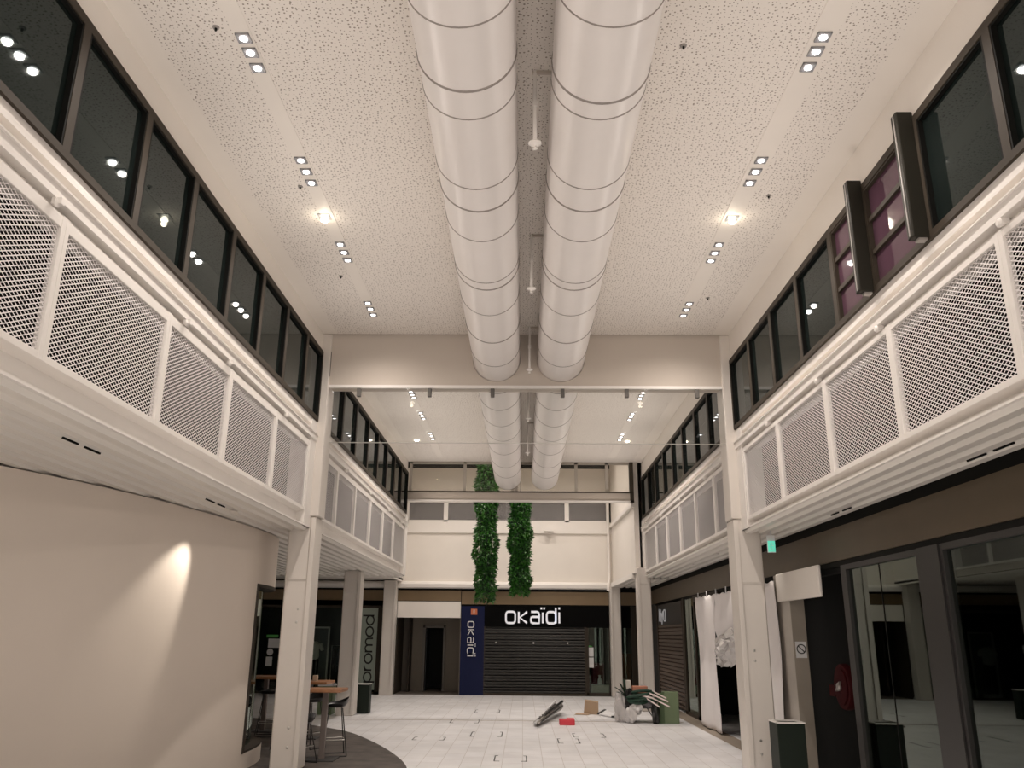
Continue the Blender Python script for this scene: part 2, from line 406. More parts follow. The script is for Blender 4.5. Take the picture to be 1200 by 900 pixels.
for y, lab in ((5.93, 'dark bronze projecting casement edge between purple and grey windows, nearer the viewer'), (7.0, 'dark bronze projecting casement edge between the two purple windows')):
    t = thing('window_casement', lab, 'window casement', (XR, y, 4.8), 'projecting casements')
    MB().box(XR-.16, XR-.02, y-.05, y+.05, 4.80, 5.93).build('sash', SASH, t, bevel=.012)
    MB().box(XR-.165, XR-.13, y-.012, y+.004, 4.82, 5.91).build('edge_seal', GREY, t)
    MB().box(XR-.11, XR-.04, y-.03, y+.03, 4.78, 4.80).build('hinge_block', GREY, t)

# slatted soffits
def slats(name, x0, x1, y0, y1):
    m = MB(); x = x0; p = .20; w = .150
    while x+w <= x1+.001:
        m.extrude_y([(x, ZS+.045), (x+.03, ZS), (x+w-.03, ZS), (x+w, ZS+.045)], y0, y1); x += p
    o = struct(name, m, SLAT, 'long white ceiling slats under the gallery')
struct('ceiling_slat_bed_left', MB().box(XL-4.4, XL-.1, Y0, YE+.1, ZS+.075, ZS+.09), mat('slat_bed', (.14, .125, .11), .8))
struct('ceiling_slat_bed_right', MB().box(XR+.1, XW+.3, Y0, 26.8, ZS+.075, ZS+.09), MATS['slat_bed'])
slats('ceiling_slats_left', XL-4.37, XL-.0, Y0, YE)
slats('ceiling_slats_right', XR+.02, XW+.1, Y0, YE+.1)
slats('ceiling_slats_right_end', 3.0, XW+.1, YE+.4, 26.8)
struct('trim_60', MB().box(XL-4.4, XL-.02, YE, YE+.06, ZS-.03, ZS+.09), STEEL, 'white edge trim at the far end of the left soffit')

# slot diffusers in the soffits
for x, ys, side in ((-3.60, ((6.25, 6.49), (6.59, 6.85)), 'left soffit, nearest the viewer'), (-3.60, ((9.30, 9.58), (9.68, 9.92)), 'left soffit above the kiosk spotlight'),
                    (3.77, ((6.27, 6.56), (6.67, 6.97)), 'right soffit, nearest the viewer'), (3.80, ((9.65, 9.92), (10.05, 10.30)), 'right soffit near the exit sign')):
    t = thing('slot_diffuser', 'pair of thin black slots in the %s' % side, 'air slot', (x, ys[0][0], ZS), 'black air slots in the soffits')
    MB().box(x-.007, x+.007, ys[0][0], ys[0][1], ZS-.003, ZS+.012).build('slot', BLACK, t)
    MB().box(x-.007, x+.007, ys[1][0], ys[1][1], ZS-.003, ZS+.012).build('slot', BLACK, t)

# ------------------------------------------------------------------ columns
def column(x0, x1, y0, y1, z1, label, haunch=None):
    cx, cy = (x0+x1)/2, (y0+y1)/2
    t = thing('column', label, 'column', (cx, cy, 0), 'white steel columns')
    m = MB(); m.cbox(x0, x1, y0, y1, 0, z1, .018)
    m.build('shaft', COLP, t)
    q = MB(); inner = x1 if cx < 0 else x0; s = 1 if cx < 0 else -1
    q.box(inner-s*.06, inner+s*.008, y0-.03, y1, .02, z1-.02); q.build('flange', COLP, t, bevel=.004)
    if haunch:
        h = MB(); h.extrude_x([(y0-.012, z1), (y0-.012, z1-haunch), (y0+.02, z1-haunch-.1), (y0+.02, z1)], x0+.05 if cx < 0 else x0+.06, x1-.07 if cx < 0 else x1-.05)
        h.build('cover_plate', COLP, t)
    return t
c1 = column(-3.45, -3.06, YB+.02, YB+.4, 3.45, 'white steel column in front of the bar tables, nearest on the left', .9)
MB().cbox(-3.19, -3.02, YB-.02, YB+.38, 3.45, 6.30, .01).build('upper_shaft', COLP, c1)
for x, z in ((-3.22, 2.13), (-3.23, 1.95), (-3.22, .55), (-3.22, .30)):
    MB().lathe([(.002, -.012), (.014, -.010), (.018, 0)], (x, YB+.02, z), 12, 'y').build('bolt', CHROME, c1, True)
c2 = column(3.07, 3.46, YB+.02, YB+.4, 3.45, 'white steel column beside the torn white sheet, nearest on the right', .9)
MB().cbox(3.04, 3.22, YB-.02, YB+.38, 3.45, 6.30, .01).build('upper_shaft', COLP, c2)
for x, z in ((3.24, 1.62), (3.24, 1.48), (3.24, .45), (3.24, .28)):
    MB().lathe([(.002, -.012), (.014, -.010), (.018, 0)], (x, YB+.02, z), 12, 'y').build('bolt', CHROME, c2, True)
column(-4.28, -3.88, 20.2, 20.6, ZS, 'white steel column beside the dark green litter bin, left side', .5)
column(-4.40, -4.01, 26.8, 27.15, 3.42, 'narrow white column against the end wall between frosted vinyl sign and passage')
column(2.97, 3.31, YE-.1, YE+.3, 3.5, 'white steel column behind the rubbish trolley on the right', .4)
column(2.73, 3.05, 26.8, 27.15, 3.3, 'narrow white column against the end wall at the right of the roller shutter shop')

# ------------------------------------------------------------------ first cross beam and smoke curtain
P = [(-3.05, 5.47), (3.13, 5.47), (3.13, ZC+.06)]
for cx in (.567, -.43):
    P += [(cx+.03, ZC+.06)]+[(cx+.372*math.cos(a), 5.915+.372*math.sin(a)) for a in [math.radians(85-k2*7.083) for k2 in range(49)]]+[(cx-.03, ZC+.06)]
P += [(-3.05, ZC+.06)]
n = len(P); b = MB(); b.add([(x, YB+.03, z) for x, z in P]+[(x, YB+.35, z) for x, z in P], [tuple(range(n)), tuple(range(2*n-1, n-1, -1))]+[(i, n+i, n+(i+1)%n, (i+1)%n) for i in range(n)])
struct('wall_beam', b, BEAMC, 'deep beige cross beam below the ceiling')
struct('trim_70', MB().box(-3.03, 3.13, YB, YB+.05, 5.43, 5.475), STEEL, 'thin white edge along the bottom of the cross beam')
for s in (-1, 1):
    xx = (-3.045, -3.015) if s < 0 else (3.06, 3.09)
    struct('trim_%d' % (71+(s > 0)), MB().box(xx[0], xx[1], YB+.015, YB+.035, 5.62, 6.02), BLACK, 'dark gap between beam and column')
t = thing('smoke_curtain', 'clear glass smoke curtain hanging under the beige cross beam', 'glass screen', (0, YB+.02, 4.57))
MB().box(-2.95, 3.05, YB+.015, YB+.027, 4.57, 5.43).build('glass_pane', CLEAR, t)
MB().box(-2.95, 3.05, YB+.012, YB+.030, 4.563, 4.572).build('bottom_edge', CHROME, t)
for px in (424, 505, 577, 657, 730, 810):
    x = (px-613)/969.6*13.25*.985
    MB().box(x-.03, x+.03, YB-.02, YB+.05, 5.29, 5.42).build('clamp', mat('dark_clamp', (.12, .11, .10), .5), t, bevel=.006)

# second cross beam with glazing above
m = MB().box(-3.14, 2.95, YE, YE+.12, 5.26, 5.47); struct('trim_80', m, mat('taupe_steel', (.50, .44, .38), .5), 'taupe cross beam in front of the end wall')
struct('trim_81', MB().box(-3.14, 2.95, YE-.05, YE+.15, 5.225, 5.262), STEEL); struct('trim_82', MB().box(-3.14, 2.95, YE-.05, YE+.15, 5.47, 5.50), BROWN)
t = MB(); w = .04
for x in (-3.07, -1.60, -.30, -.20, 1.42, 2.25): t.box(x-w, x+w, YE+.02, YE+.08, 5.50, ZC)
t.box(-3.1, 2.95, YE+.02, YE+.08, ZC-.06, ZC+.1)
o = struct('window_100', t, mat('taupe_mullion', (.42, .38, .33), .5)); MB().box(-3.1, 2.9, YE+.045, YE+.055, 5.5, ZC-.04).build('pane', HAZEGL, o)
struct('trim_83', MB().box(2.86, 2.96, YE-.05, YE+.15, 5.22, ZC), BROWN, 'dark vertical post at the right end of the cross beam')
struct('wall_above_glazing', MB().box(-3.5, 3.5, YE+.0, YE+.2, ZC+.06, 7.6), CREAM)

# ------------------------------------------------------------------ end wall
Z = YW
struct('wall_end', MB().box(-3.95, 3.4, Z, Z+.2, 3.40, 5.0).box(-3.95, 3.4, Z, Z+.2, 6.02, 7.12).box(-3.95, 3.4, Z, Z+.2, 7.34, 7.7), CREAM)
struct('trim_90', MB().box(-3.95, 3.4, Z-.06, Z+.2, 4.97, 5.10).box(-3.95, 3.4, Z-.03, Z+.2, 5.10, 5.34), STEEL, 'white steel band under the end mesh guard')
struct('trim_91', MB().box(-3.95, 2.9, Z-.05, Z+.2, 6.0, 6.10), STEEL)
struct('wall_end_recess', MB().box(-3.95, 3.4, Z+.35, Z+.4, 5.2, 7.5), DARKPANEL)
for i, (a, b) in enumerate(((-3.84, -2.56), (-2.56, 1.42), (1.42, 2.78))):
    t = thing('guard_panel', 'grey mesh guard panel across the end wall, %s' % ['left one', 'long middle one behind the hanging plants', 'right one'][i], 'guard panel', (a, Z, 5.34), 'end wall mesh guards')
    MB().box(a, b, Z-.03, Z+.03, 5.34, 5.39).box(a, b, Z-.03, Z+.03, 5.97, 6.01).box(a, a+.07, Z-.03, Z+.03, 5.34, 6.01).box(b-.07, b, Z-.03, Z+.03, 5.34, 6.01).build('frame', STEEL, t)
    MB().add([(a+.07, Z, 5.39), (b-.07, Z, 5.39), (b-.07, Z, 5.97), (a+.07, Z, 5.97)], [(0,1,2,3)]).build('mesh_infill', MESH2, t)
# upper strip windows (dark) above the cream wall
struct('trim_92', MB().box(-3.95, 3.4, Z+.02, Z+.08, 7.12, 7.34), DARKIN)
# ledge
prof = [(Z+.2, 3.20), (Z-.20, 3.20), (Z-.26, 3.23), (Z-.27, 3.33), (Z-.22, 3.39), (Z-.12, 3.42), (Z+.2, 3.42)]
struct('trim_93', MB().extrude_x(prof, -8.9, 2.86), STEEL, 'rounded white ledge above the end shopfronts')
# fascias
struct('trim_94', MB().box(-8.9, -1.99, Z-.10, Z+.1, 2.82, 3.14), FASC2, 'bronze fascia over the left end shops')
struct('trim_95', MB().box(-1.97, XW, Z-.06, Z+.1, 2.72, 3.12), FASC2, 'bronze fascia over the roller shutter shop')
struct('trim_96', MB().box(-8.9, XW, Z-.02, Z+.12, 2.66, 3.21), BLACK)
struct('wall_behind_ledge', MB().box(-9, -3.9, Z+.0, Z+.2, 3.4, 3.6), DARKIN)
# ceiling of the end void and side walls
struct('ceiling_void', MB().box(-4, 3.6, YE, Z+.5, 7.60, 7.7), CREAM)
struct('wall_void_left_long', MB().box(-3.98, -3.88, YE+.4, Z+.5, 3.4, 7.6), CREAM)
m = MB(); m.add([(2.99, YE+.3, 3.28), (2.86, Z, 3.24), (2.86, Z, 7.6), (2.99, YE+.3, 7.6), (3.12, YE+.3, 3.28), (3.0, Z, 3.24), (3.0, Z, 7.6), (3.12, YE+.3, 7.6)],
      [(0,1,2,3),(4,7,6,5),(0,4,5,1),(3,2,6,7),(0,3,7,4),(1,5,6,2)]); struct('wall_void_right', m, CREAM)
m = MB(); m.bar((2.96, YE+.3, 5.2), (2.84, Z, 5.2), .10, .10).bar((2.96, YE+.3, 3.33), (2.83, Z, 3.33), .14, .14); struct('trim_97', m, STEEL, 'white ledge on the side wall beyond the second beam')
t = thing('drain_pipe', 'thin cream pipe running down the right corner of the end wall', 'pipe', (2.76, Z-.1, 3.2))
MB().tube([(2.76, Z-.1, 6.9), (2.76, Z-.1, 3.6), (2.70, Z-.34, 3.35), (2.68, Z-.36, 3.15)], .045, 10).build('pipe', STEEL, t, True)
MB().box(-.02+.62+.07, .62+.35, Z-.28, Z-.02, 5.02, 5.12).build('x', STEEL).name = 'wall_unit'
o = bpy.data.objects['wall_unit']; tag(o, 'small white box fixed under the end mesh guard right of the plants', 'wall unit')

struct('roof_slab_end', MB().box(-11, 8, 22.0, 34, 7.75, 7.85), GREY)
struct('wall_back', MB().box(-11, 8, 33.9, 34, 0, 7.8), DARKIN)
struct('wall_void_right_outer', MB().box(3.46, 3.52, YE+.1, 27.6, 3.3, 7.75), CREAM)
struct('wall_void_left_outer', MB().box(-3.75, -3.7, YE+.02, YE+.45, 3.3, 7.75), CREAM)
struct('ceiling_right_void', MB().box(2.9, 4.6, YE+.05, 27.5, ZS+.10, ZS+.14), GREY)
# soffit far-left ceiling beyond second bay
struct('ceiling_far_left', MB().box(-9, -3.88, YE+.1, Z+.2, 3.45, 3.5), CREAM)

# ------------------------------------------------------------------ storefronts of the end wall
struct('wall_end_back', MB().box(-9, 4, 31, 31.1, 0, 3.3), DARKIN)
# left shop (frosted sign, glazed front)
struct('window_101', MB().box(-8.9, -4.45, Z-.02, Z+.06, 2.58, 2.82).box(-8.9, -4.45, Z-.02, Z+.06, 0, .06).box(-5.30, -5.17, Z-.02, Z+.06, 0, 2.6).box(-4.62, -4.45, Z-.02, Z+.06, 0, 2.6), BROWN)
MB().box(-8.9, -5.3, Z+.01, Z+.02, .06, 2.6).build('pane', ENDGLASS, bpy.data.objects['window_101'])
def shopbox(name, x0, x1, y0, y1, z1, m):
    struct(name+'_back', MB().box(x0, x1, y1, y1+.05, 0, z1), m); struct(name+'_left', MB().box(x0-.05, x0, y0, y1, 0, z1), m)
    struct(name+'_right', MB().box(x1, x1+.05, y0, y1, 0, z1), m); struct(name.replace('wall', 'ceiling'), MB().box(x0, x1, y0, y1, z1, z1+.05), m)
    struct(name.replace('wall', 'floor'), MB().box(x0, x1, y0, y1, .005, .02), m)
shopbox('wall_left_shop', -8.95, -4.5, Z+.2, 30, 2.75, DARKIN)
def arc(cx, cy, rx, ry, a0, a1, n=16): return [(cx+rx*math.cos(math.radians(a0+(a1-a0)*i/n)), cy+ry*math.sin(math.radians(a0+(a1-a0)*i/n))) for i in range(n+1)]
def rbox(x0, y0, x1, y1, r):
    return arc(x1-r, y1-r, r, r, 0, 90, 4)+arc(x0+r, y1-r, r, r, 90, 180, 4)+arc(x0+r, y0+r, r, r, 180, 270, 4)+arc(x1-r, y0+r, r, r, 270, 360, 4)+[(x1, y1-r)]
def strokes(mb, lines, tr, w, d):
    """flat ribbon letters: tr maps (u,v) to a 3D point, and a depth offset"""
    for ln in lines:
        n = len(ln)
        L = []; R = []
        cl = (abs(ln[0][0]-ln[-1][0])+abs(ln[0][1]-ln[-1][1])) < 1e-6
        for i, p in enumerate(ln):
            a = ln[i-1] if i > 0 else (ln[-2] if cl else None); b = ln[i+1] if i < n-1 else (ln[1] if cl else None)
            a = a or p; b = b or p
            dx, dy = b[0]-a[0], b[1]-a[1]; l = math.hypot(dx, dy) or 1; nx, ny = -dy/l*w/2, dx/l*w/2
            L.append((p[0]+nx, p[1]+ny)); R.append((p[0]-nx, p[1]-ny))
        V = []
        for i in range(n):
            for q, e in ((L[i], 0), (R[i], 0), (R[i], d), (L[i], d)): V.append(tr(q[0], q[1], e))
        Fs = []
        for i in range(n-1):
            for k in range(4): l2 = (k+1) % 4; Fs.append((i*4+k, i*4+l2, i*4+4+l2, i*4+4+k))
        Fs += [(0,1,2,3), ((n-1)*4+3, (n-1)*4+2, (n-1)*4+1, (n-1)*4)]
        mb.add(V, Fs)
# letters (u to the right, v up), x-height 1
OK = {
 'o': ([rbox(0, 0, 1.05, 1, .28)], 1.05),
 'k': ([[(0, 0), (0, 1)], [(.95, 1), (.12, .5), (.95, 0)]], .95),
 'a': ([[(.05, 1), (.72, 1), (.90, .93), (.97, .75), (.97, 0), (.25, 0), (.06, .08), (0, .28), (.06, .5), (.25, .56), (.97, .56)]], .97),
 'ï': ([[(0, 0), (0, .95)], [(-.16, 1.22), (-.16, 1.40)], [(.16, 1.22), (.16, 1.40)]], .05),
 'd': ([rbox(0, 0, 1.02, 1, .28), [(1.02, 0), (1.02, 1.38)]], 1.02),
 'i': ([[(0, 0), (0, .98)], [(0, 1.22), (0, 1.42)]], .02)}
def word(mb, txt, tr, w, d, gap=.33, font=OK):
    u = 0
    for ch in txt:
        ls, wd = font[ch]
        strokes(mb, [[(x+u, y) for x, y in l] for l in ls], tr, w, d); u += wd+gap
    return u-gap
PR = {
 'p': ([arc(.5, .5, .5, .5, 0, 360, 24), [(0, 1), (0, -.45)]], 1.0), 'r': ([[(0, 0), (0, 1)], arc(.42, .52, .42, .46, 180, 80, 8)], .5),
 'o': ([arc(.5, .5, .5, .5, 0, 360, 24)], 1.0), 'm': ([[(0, 0), (0, 1)], [(0, .6)]+arc(.35, .62, .35, .36, 180, 0, 8)+[(.7, 0)], [(.7, .6)]+arc(1.05, .62, .35, .36, 180, 0, 8)+[(1.4, 0)]], 1.4),
 'd': ([arc(.5, .5, .5, .5, 0, 360, 24), [(1.0, 0), (1.0, 1.5)]], 1.0)}
t = thing('vinyl_sign', 'frosted grey-green panel with promod written upwards in black', 'shop sign', (-4.9, Z, 0))
MB().box(-5.17, -4.62, Z-.01, Z+.02, .12, 2.60).build('frosted_panel', FROST, t)
m = MB(); hgt = .34
def tr1(u, v, e): return (-4.74-v*.235, Z-.012-e, .36+u*.284)
word(m, 'promod', tr1, .18, .004, .22, PR); m.build('lettering', mat('black_letter', (.01, .01, .01), .5), t)

# inside the left shop window: notices, framed poster with clothes dummy, dark rail
def notice(x0, x1, z0, z1, lab, m=WHITEP, y=Z-.012, nm='paper_notice'):
    o = MB().box(x0, x1, y-.004, y, z0, z1).build(nm, m); tag(o, lab, 'notice'); return o
notice(-8.12, -7.75, 1.66, 1.74, 'thin green strip stuck at the top of the left shop window notices', GREENT, nm='green_sticker')
notice(-8.05, -7.60, 1.35, 1.62, 'wide white paper notice on the left shop window, under the green strip')
notice(-8.08, -7.88, .80, 1.08, 'narrow white paper notice on the left shop window, lowest of the notices')
o = MB().lathe([(.10, 0), (.10, .006)], (-7.97, Z-.020, 1.22), 20, 'y').build('round_sticker', WHITEP); tag(o, 'round white sticker between the two white paper notices', 'sticker')
t = thing('display_screen', 'tall grey framed display panel behind the left shop glass', 'display frame', (-6.6, Z+.6, 0))
MB().box(-7.05, -7.0, Z+.55, Z+.6, .02, 2.0).box(-6.30, -6.25, Z+.55, Z+.6, .02, 2.0).box(-7.05, -6.25, Z+.55, Z+.6, 1.95, 2.0).build('frame', CHROME, t)
MB().box(-7.0, -6.3, Z+.6, Z+.62, .1, 1.95).build('panel', mat('slate_panel', (.10, .11, .115), .5), t)
t = thing('dress_form', 'display dummy in white t-shirt and black trousers inside the left shop', 'dummy', (-6.65, Z+.35, 0))
m = MB(); m.lathe([(.13, 1.00), (.165, 1.1), (.15, 1.3), (.19, 1.45), (.12, 1.52), (.06, 1.55)], (-6.65, Z+.30, 0), 16)
m.bar((-6.83, Z+.30, 1.47), (-6.92, Z+.28, 1.28), .10, .09); m.bar((-6.47, Z+.30, 1.47), (-6.38, Z+.28, 1.28), .10, .09); m.build('t_shirt', mat('white_cotton', (.62, .62, .58), .8), t, True)
m = MB(); m.tube([(-6.57, Z+.30, 1.02), (-6.56, Z+.30, .5), (-6.53, Z+.30, .15)], [.09, .075, .05]); m.tube([(-6.73, Z+.30, 1.02), (-6.74, Z+.30, .5), (-6.78, Z+.30, .15)], [.09, .075, .05]); m.build('trousers', BLKPL, t, True)
MB().box(-6.85, -6.45, Z+.22, Z+.5, .02, .15).build('plinth', WHITEP, t)
t = thing('clothes_rail', 'dark clothes rail behind the left shop glass, beside the framed panel', 'clothes rail', (-5.85, Z+.8, 0))
MB().tube([(-6.2, Z+.8, .02), (-6.2, Z+.8, 1.42), (-5.5, Z+.8, 1.42), (-5.5, Z+.8, .02)], .014, 8).build('rail', CHROME, t)
for k in range(5): MB().cbox(-6.14+k*.13, -6.05+k*.13, Z+.65, Z+.95, .6, 1.33, .02).build('garment', mat('garment_%d' % k, [(.03,.01,.012),(.02,.02,.03),(.05,.02,.02),(.02,.02,.02),(.04,.035,.03)][k], .8), t)

# passage with cream panel
struct('wall_passage_header', MB().box(-4.0, -1.99, Z-.08, Z+.1, 2.30, 2.80), CREAM, 'cream panel above the passage at the end')
struct('wall_passage', MB().box(-4.0, -3.28, Z+1.6, Z+1.7, 0, 2.8).box(-2.64, -1.9, Z+1.6, Z+1.7, 0, 2.8).box(-3.28, -2.64, Z+1.6, Z+1.7, 2.02, 2.8).box(-2.0, -1.98, Z, Z+1.7, 0, 2.8), PASSW)
struct('wall_passage_left', MB().box(-4.02, -4.0, Z, Z+1.7, 0, 2.8).box(-3.75, -3.70, Z+1.0, Z+1.6, 0, 2.8), BROWN)
struct('ceiling_passage', MB().box(-4, -2, Z+.1, Z+1.7, 2.75, 2.8), PASSW)
struct('floor_passage', MB().box(-4, -2, Z+.02, Z+3.6, 0, .012), mat('passage_floor', (.12, .10, .085), .5))
o = struct('door_1', MB().box(-3.34, -3.26, Z+1.5, Z+1.62, 0, 2.08).box(-2.66, -2.60, Z+1.5, Z+1.62, 0, 2.08).box(-3.34, -2.60, Z+1.5, Z+1.62, 2.0, 2.08), mat('door_frame_grey', (.17, .15, .13), .5))
MB().box(-3.25, -3.23, Z+1.65, Z+2.3, 0, 2.0).build('door_leaf', mat('dark_blue_grey', (.035, .04, .045), .5), o)
struct('wall_passage_room', MB().box(-3.5, -2.4, Z+3.5, Z+3.6, 0, 2.6).box(-3.5, -3.45, Z+1.7, Z+3.6, 0, 2.6).box(-2.45, -2.4, Z+1.7, Z+3.6, 0, 2.6), DARKIN)

# roller shutter shop
NV = MB().box(-1.97, -1.23, Z-.05, Z+.05, 0, 2.66); t = thing('blue_sign_panel', 'tall navy panel with okaidi written downwards in white', 'shop sign', (-1.6, Z, 0))
NV.build('panel', NAVY, t)
m = MB()
def tr2(u, v, e): return (-1.745+v*.185, Z-.055-e, 2.19-u*.168)
word(m, 'okaïdi', tr2, .17, .01, .42); m.build('lettering', LETTERW, t)
q = MB().box(-1.66, -1.46, Z-.058, Z-.05, 2.40, 2.58); q.build('orange_sticker', ORANGE, t)
MB().box(-1.58, -1.545, Z-.062, Z-.058, 2.45, 2.55).build('sticker_mark', WHITEP, t)
t = thing('roller_shutter', 'black slatted roller shutter closed across the okaidi shop', 'shutter', (.3, Z, 0))
m = MB(); z = .06
SHUT = mat('shutter_black', (.013, .011, .009), .42, metal=.2)
while z < 2.0:
    m.extrude_x([(Z-.0, z), (Z-.035, z+.012), (Z-.042, z+.045), (Z-.03, z+.075), (Z-.0, z+.082)], -1.20, 1.93); z += .088
m.build('slats', SHUT, t)
MB().box(-1.23, -1.20, Z-.06, Z+.02, 0, 2.05).build('guide_rail', BROWN, t); MB().box(1.93, 1.98, Z-.06, Z+.02, 0, 2.05).build('guide_rail', BROWN, t)
MB().box(-1.20, 1.93, Z-.05, Z+.01, 0, .07).build('bottom_bar', BROWN, t)
for x in (-.85, .33, 1.4):
    MB().lathe([(.03, 0), (.03, -.02), (.01, -.03)], (x, Z-.035, 1.56), 10, 'y').build('lock', CHROME, t, True)
struct('trim_98', MB().box(-1.23, 3.4, Z-.045, Z+.02, 2.03, 2.67), mat('black_header', (.004, .004, .004), .8, spec=.05), 'black header panel carrying the shop name')
t = thing('shop_lettering', 'large white okaidi letters over the black roller shutter', 'shop sign', (.35, Z, 2.1))
m = MB(); X0 = -.545
def tr3(u, v, e): return (X0+u*.2795, Z-.055-e, 2.155+v*.345)
word(m, 'okaïdi', tr3, .20, .03, .40); m.build('letters', LETTER, t)
# glazed end of the shop and next one
struct('window_102', MB().box(1.98, 2.06, Z-.04, Z+.05, 0, 2.1).box(2.70, 2.78, Z-.04, Z+.05, 0, 2.1).box(1.98, 2.78, Z-.04, Z+.05, 0, .10), BROWN)
MB().box(2.06, 2.7, Z, Z+.012, .1, 2.1).build('pane', ENDGLASS, bpy.data.objects['window_102'])
struct('window_103', MB().box(3.02, 3.08, Z-.04, Z+.05, 0, 2.1).box(3.40, 3.95, Z-.04, Z+.05, 0, 2.7).box(3.08, 3.4, Z-.04, Z+.05, 0, .1), BROWN)
MB().box(3.08, 3.4, Z, Z+.012, .1, 2.1).build('pane', ENDGLASS, bpy.data.objects['window_103'])
shopbox('wall_end_shop', 2.0, 3.9, Z+.12, 30, 2.66, mat('shop_inside', (.06, .055, .05), .8))
notice(2.06, 2.16, 1.46, 1.49, 'green strip on the glass beside the black roller shutter', GREENT, nm='green_sticker')
notice(2.05, 2.21, 1.17, 1.44, 'white notice on the glass right of the roller shutter, upper one')
notice(2.05, 2.21, .84, 1.14, 'white notice on the glass right of the roller shutter, lower one')
o = MB().cbox(2.15, 2.70, Z+.2, Z+.6, .02, .32, .02).build('display_box', mat('pale_box', (.34, .35, .28), .6)); tag(o, 'pale low display box behind the glass right of the roller shutter', 'box')
o = MB().lathe([(.06, .32), (.07, .45), (.03, .55), (.05, .6)], (2.42, Z+.4, 0), 14).build('white_vase', WHITEP, smooth=True); tag(o, 'small white vase on the pale display box', 'vase')
o = MB().cbox(2.2, 2.62, Z+.9, Z+1.2, .02, .95, .05).build('pink_garment_stack', mat('pink_cloth', (.16, .02, .035), .8)); tag(o, 'dark pink pile of clothes behind the shop glass', 'clothes')
o = MB().cbox(3.1, 3.5, Z+.7, Z+1.1, .02, 1.25, .04).build('orange_display', mat('orange_cloth', (.15, .05, .012), .8)); tag(o, 'dim orange display behind the narrow end window', 'display')
o = MB().box(2.9, 3.35, Z+2.56, Z+2.58, 1.45, 2.655).build('poster', mat('dim_poster', (.10, .12, .11), .6)); tag(o, 'dim poster hanging behind the narrow end window', 'poster')
for i, x in enumerate((2.42, 3.22)):
    t = thing('track_spot', 'small white spotlight under the ceiling behind the %s end window' % ('wide', 'narrow')[i], 'spotlight', (x, Z+.5, 2.3), 'shop spotlights')
    MB().lathe([(.03, .0), (.045, -.02), (.05, -.14), (.03, -.15)], (x, Z+.5, 2.42), 12).build('head', WHITEP, t, True)
    MB().tube([(x, Z+.5, 2.40), (x, Z+.5, 2.655)], .008, 6).build('stem', WHITEP, t)
    MB().box(x-.25, x+.05, Z+.48, Z+.52, 2.44, 2.47).build('track', WHITEP, t)

# ------------------------------------------------------------------ right shopfront wall
k = XW/3.75
def ry(y): return y*k
def rz(z): return 1.8+(z-1.8)*k
struct('trim_110', MB().box(XW, XW+.12, Y0, Z-.06, 2.725, 3.135), FASC, 'long dark bronze fascia over the right shopfronts')
struct('trim_111', MB().box(XW+.04, XW+.5, Y0, Z, 3.135, ZS+.08).box(XW+.02, XW+.13, Y0, Z, 2.66, 2.725), BLACK, 'black shadow gaps above and below the bronze fascia')
struct('wall_right_inner_top', MB().box(XW+.12, XW+.2, Y0, Z, 2.6, 3.3), DARKIN)
# brown shutter shop farthest
t = thing('roller_shutter', 'brown slatted roller shutter on the right wall beyond the white sheet', 'shutter', (XW, 23.6, 0))
m = MB(); z = .06
while z < 2.1:
    m.extrude_y([(XW+.06, z), (XW+.025, z+.012), (XW+.018, z+.05), (XW+.03, z+.082), (XW+.06, z+.09)], 21.55, 25.4); z += .098
m.build('slats', mat('shutter_brown', (.10, .072, .055), .6), t)
MB().box(XW, XW+.08, 21.43, 21.55, 0, 2.66).build('guide_rail', BROWN, t); MB().box(XW, XW+.08, 25.4, 25.59, 0, 2.66).build('guide_rail', BROWN, t)
MB().box(XW+.02, XW+.08, 21.55, 25.4, 2.1, 2.7).build('header', mat('dim_header', (.03, .026, .022), .5), t)
t = thing('neon_sign', 'small white script sign over the brown roller shutter', 'shop sign', (XW, 24, 2.2))
m = MB()
def tr4(u, v, e): return (XW-.005-e, 24.9-u*.52, 2.20+v*.33)
strokes(m, [[(0, 0), (0, 1), (.5, 0), (.5, 1)], [(.75, .7), (1.0, .2), (1.25, .8)], [(1.0, .2), (.85, -.25)], rbox(1.5, 0, 2.1, .9, .2)], tr4, .10, .02)
m.build('letters', mat('script_letters', (.55, .55, .55), .5, emit=(.8, .8, .85), estr=.15), t)
struct('window_104', MB().box(XW, XW+.08, 19.9, 20.0, 0, 2.7).box(XW, XW+.08, 21.25, 21.42, 0, 2.7).box(XW, XW+.08, 19.9, 21.4, 0, .08).box(XW, XW+.08, 17.4, 19.9, 2.55, 2.7).box(XW, XW+.08, 19.1, 19.25, 0, 2.7), BROWN)
MB().box(XW+.03, XW+.04, 19.25, 21.3, .08, 2.66).build('pane', SHOPGLASS, bpy.data.objects['window_104'])
struct('wall_right_shop_back', MB().box(XW+2.4, XW+2.5, 13.4, 27, 0, 3).box(XW+.1, XW+2.5, 21.45, 21.5, 0, 3).box(XW+.1, XW+2.5, 13.42, 13.46, 0, 3).box(XW, XW+.06, 25.6, Z, 0, 2.7), DARKIN)

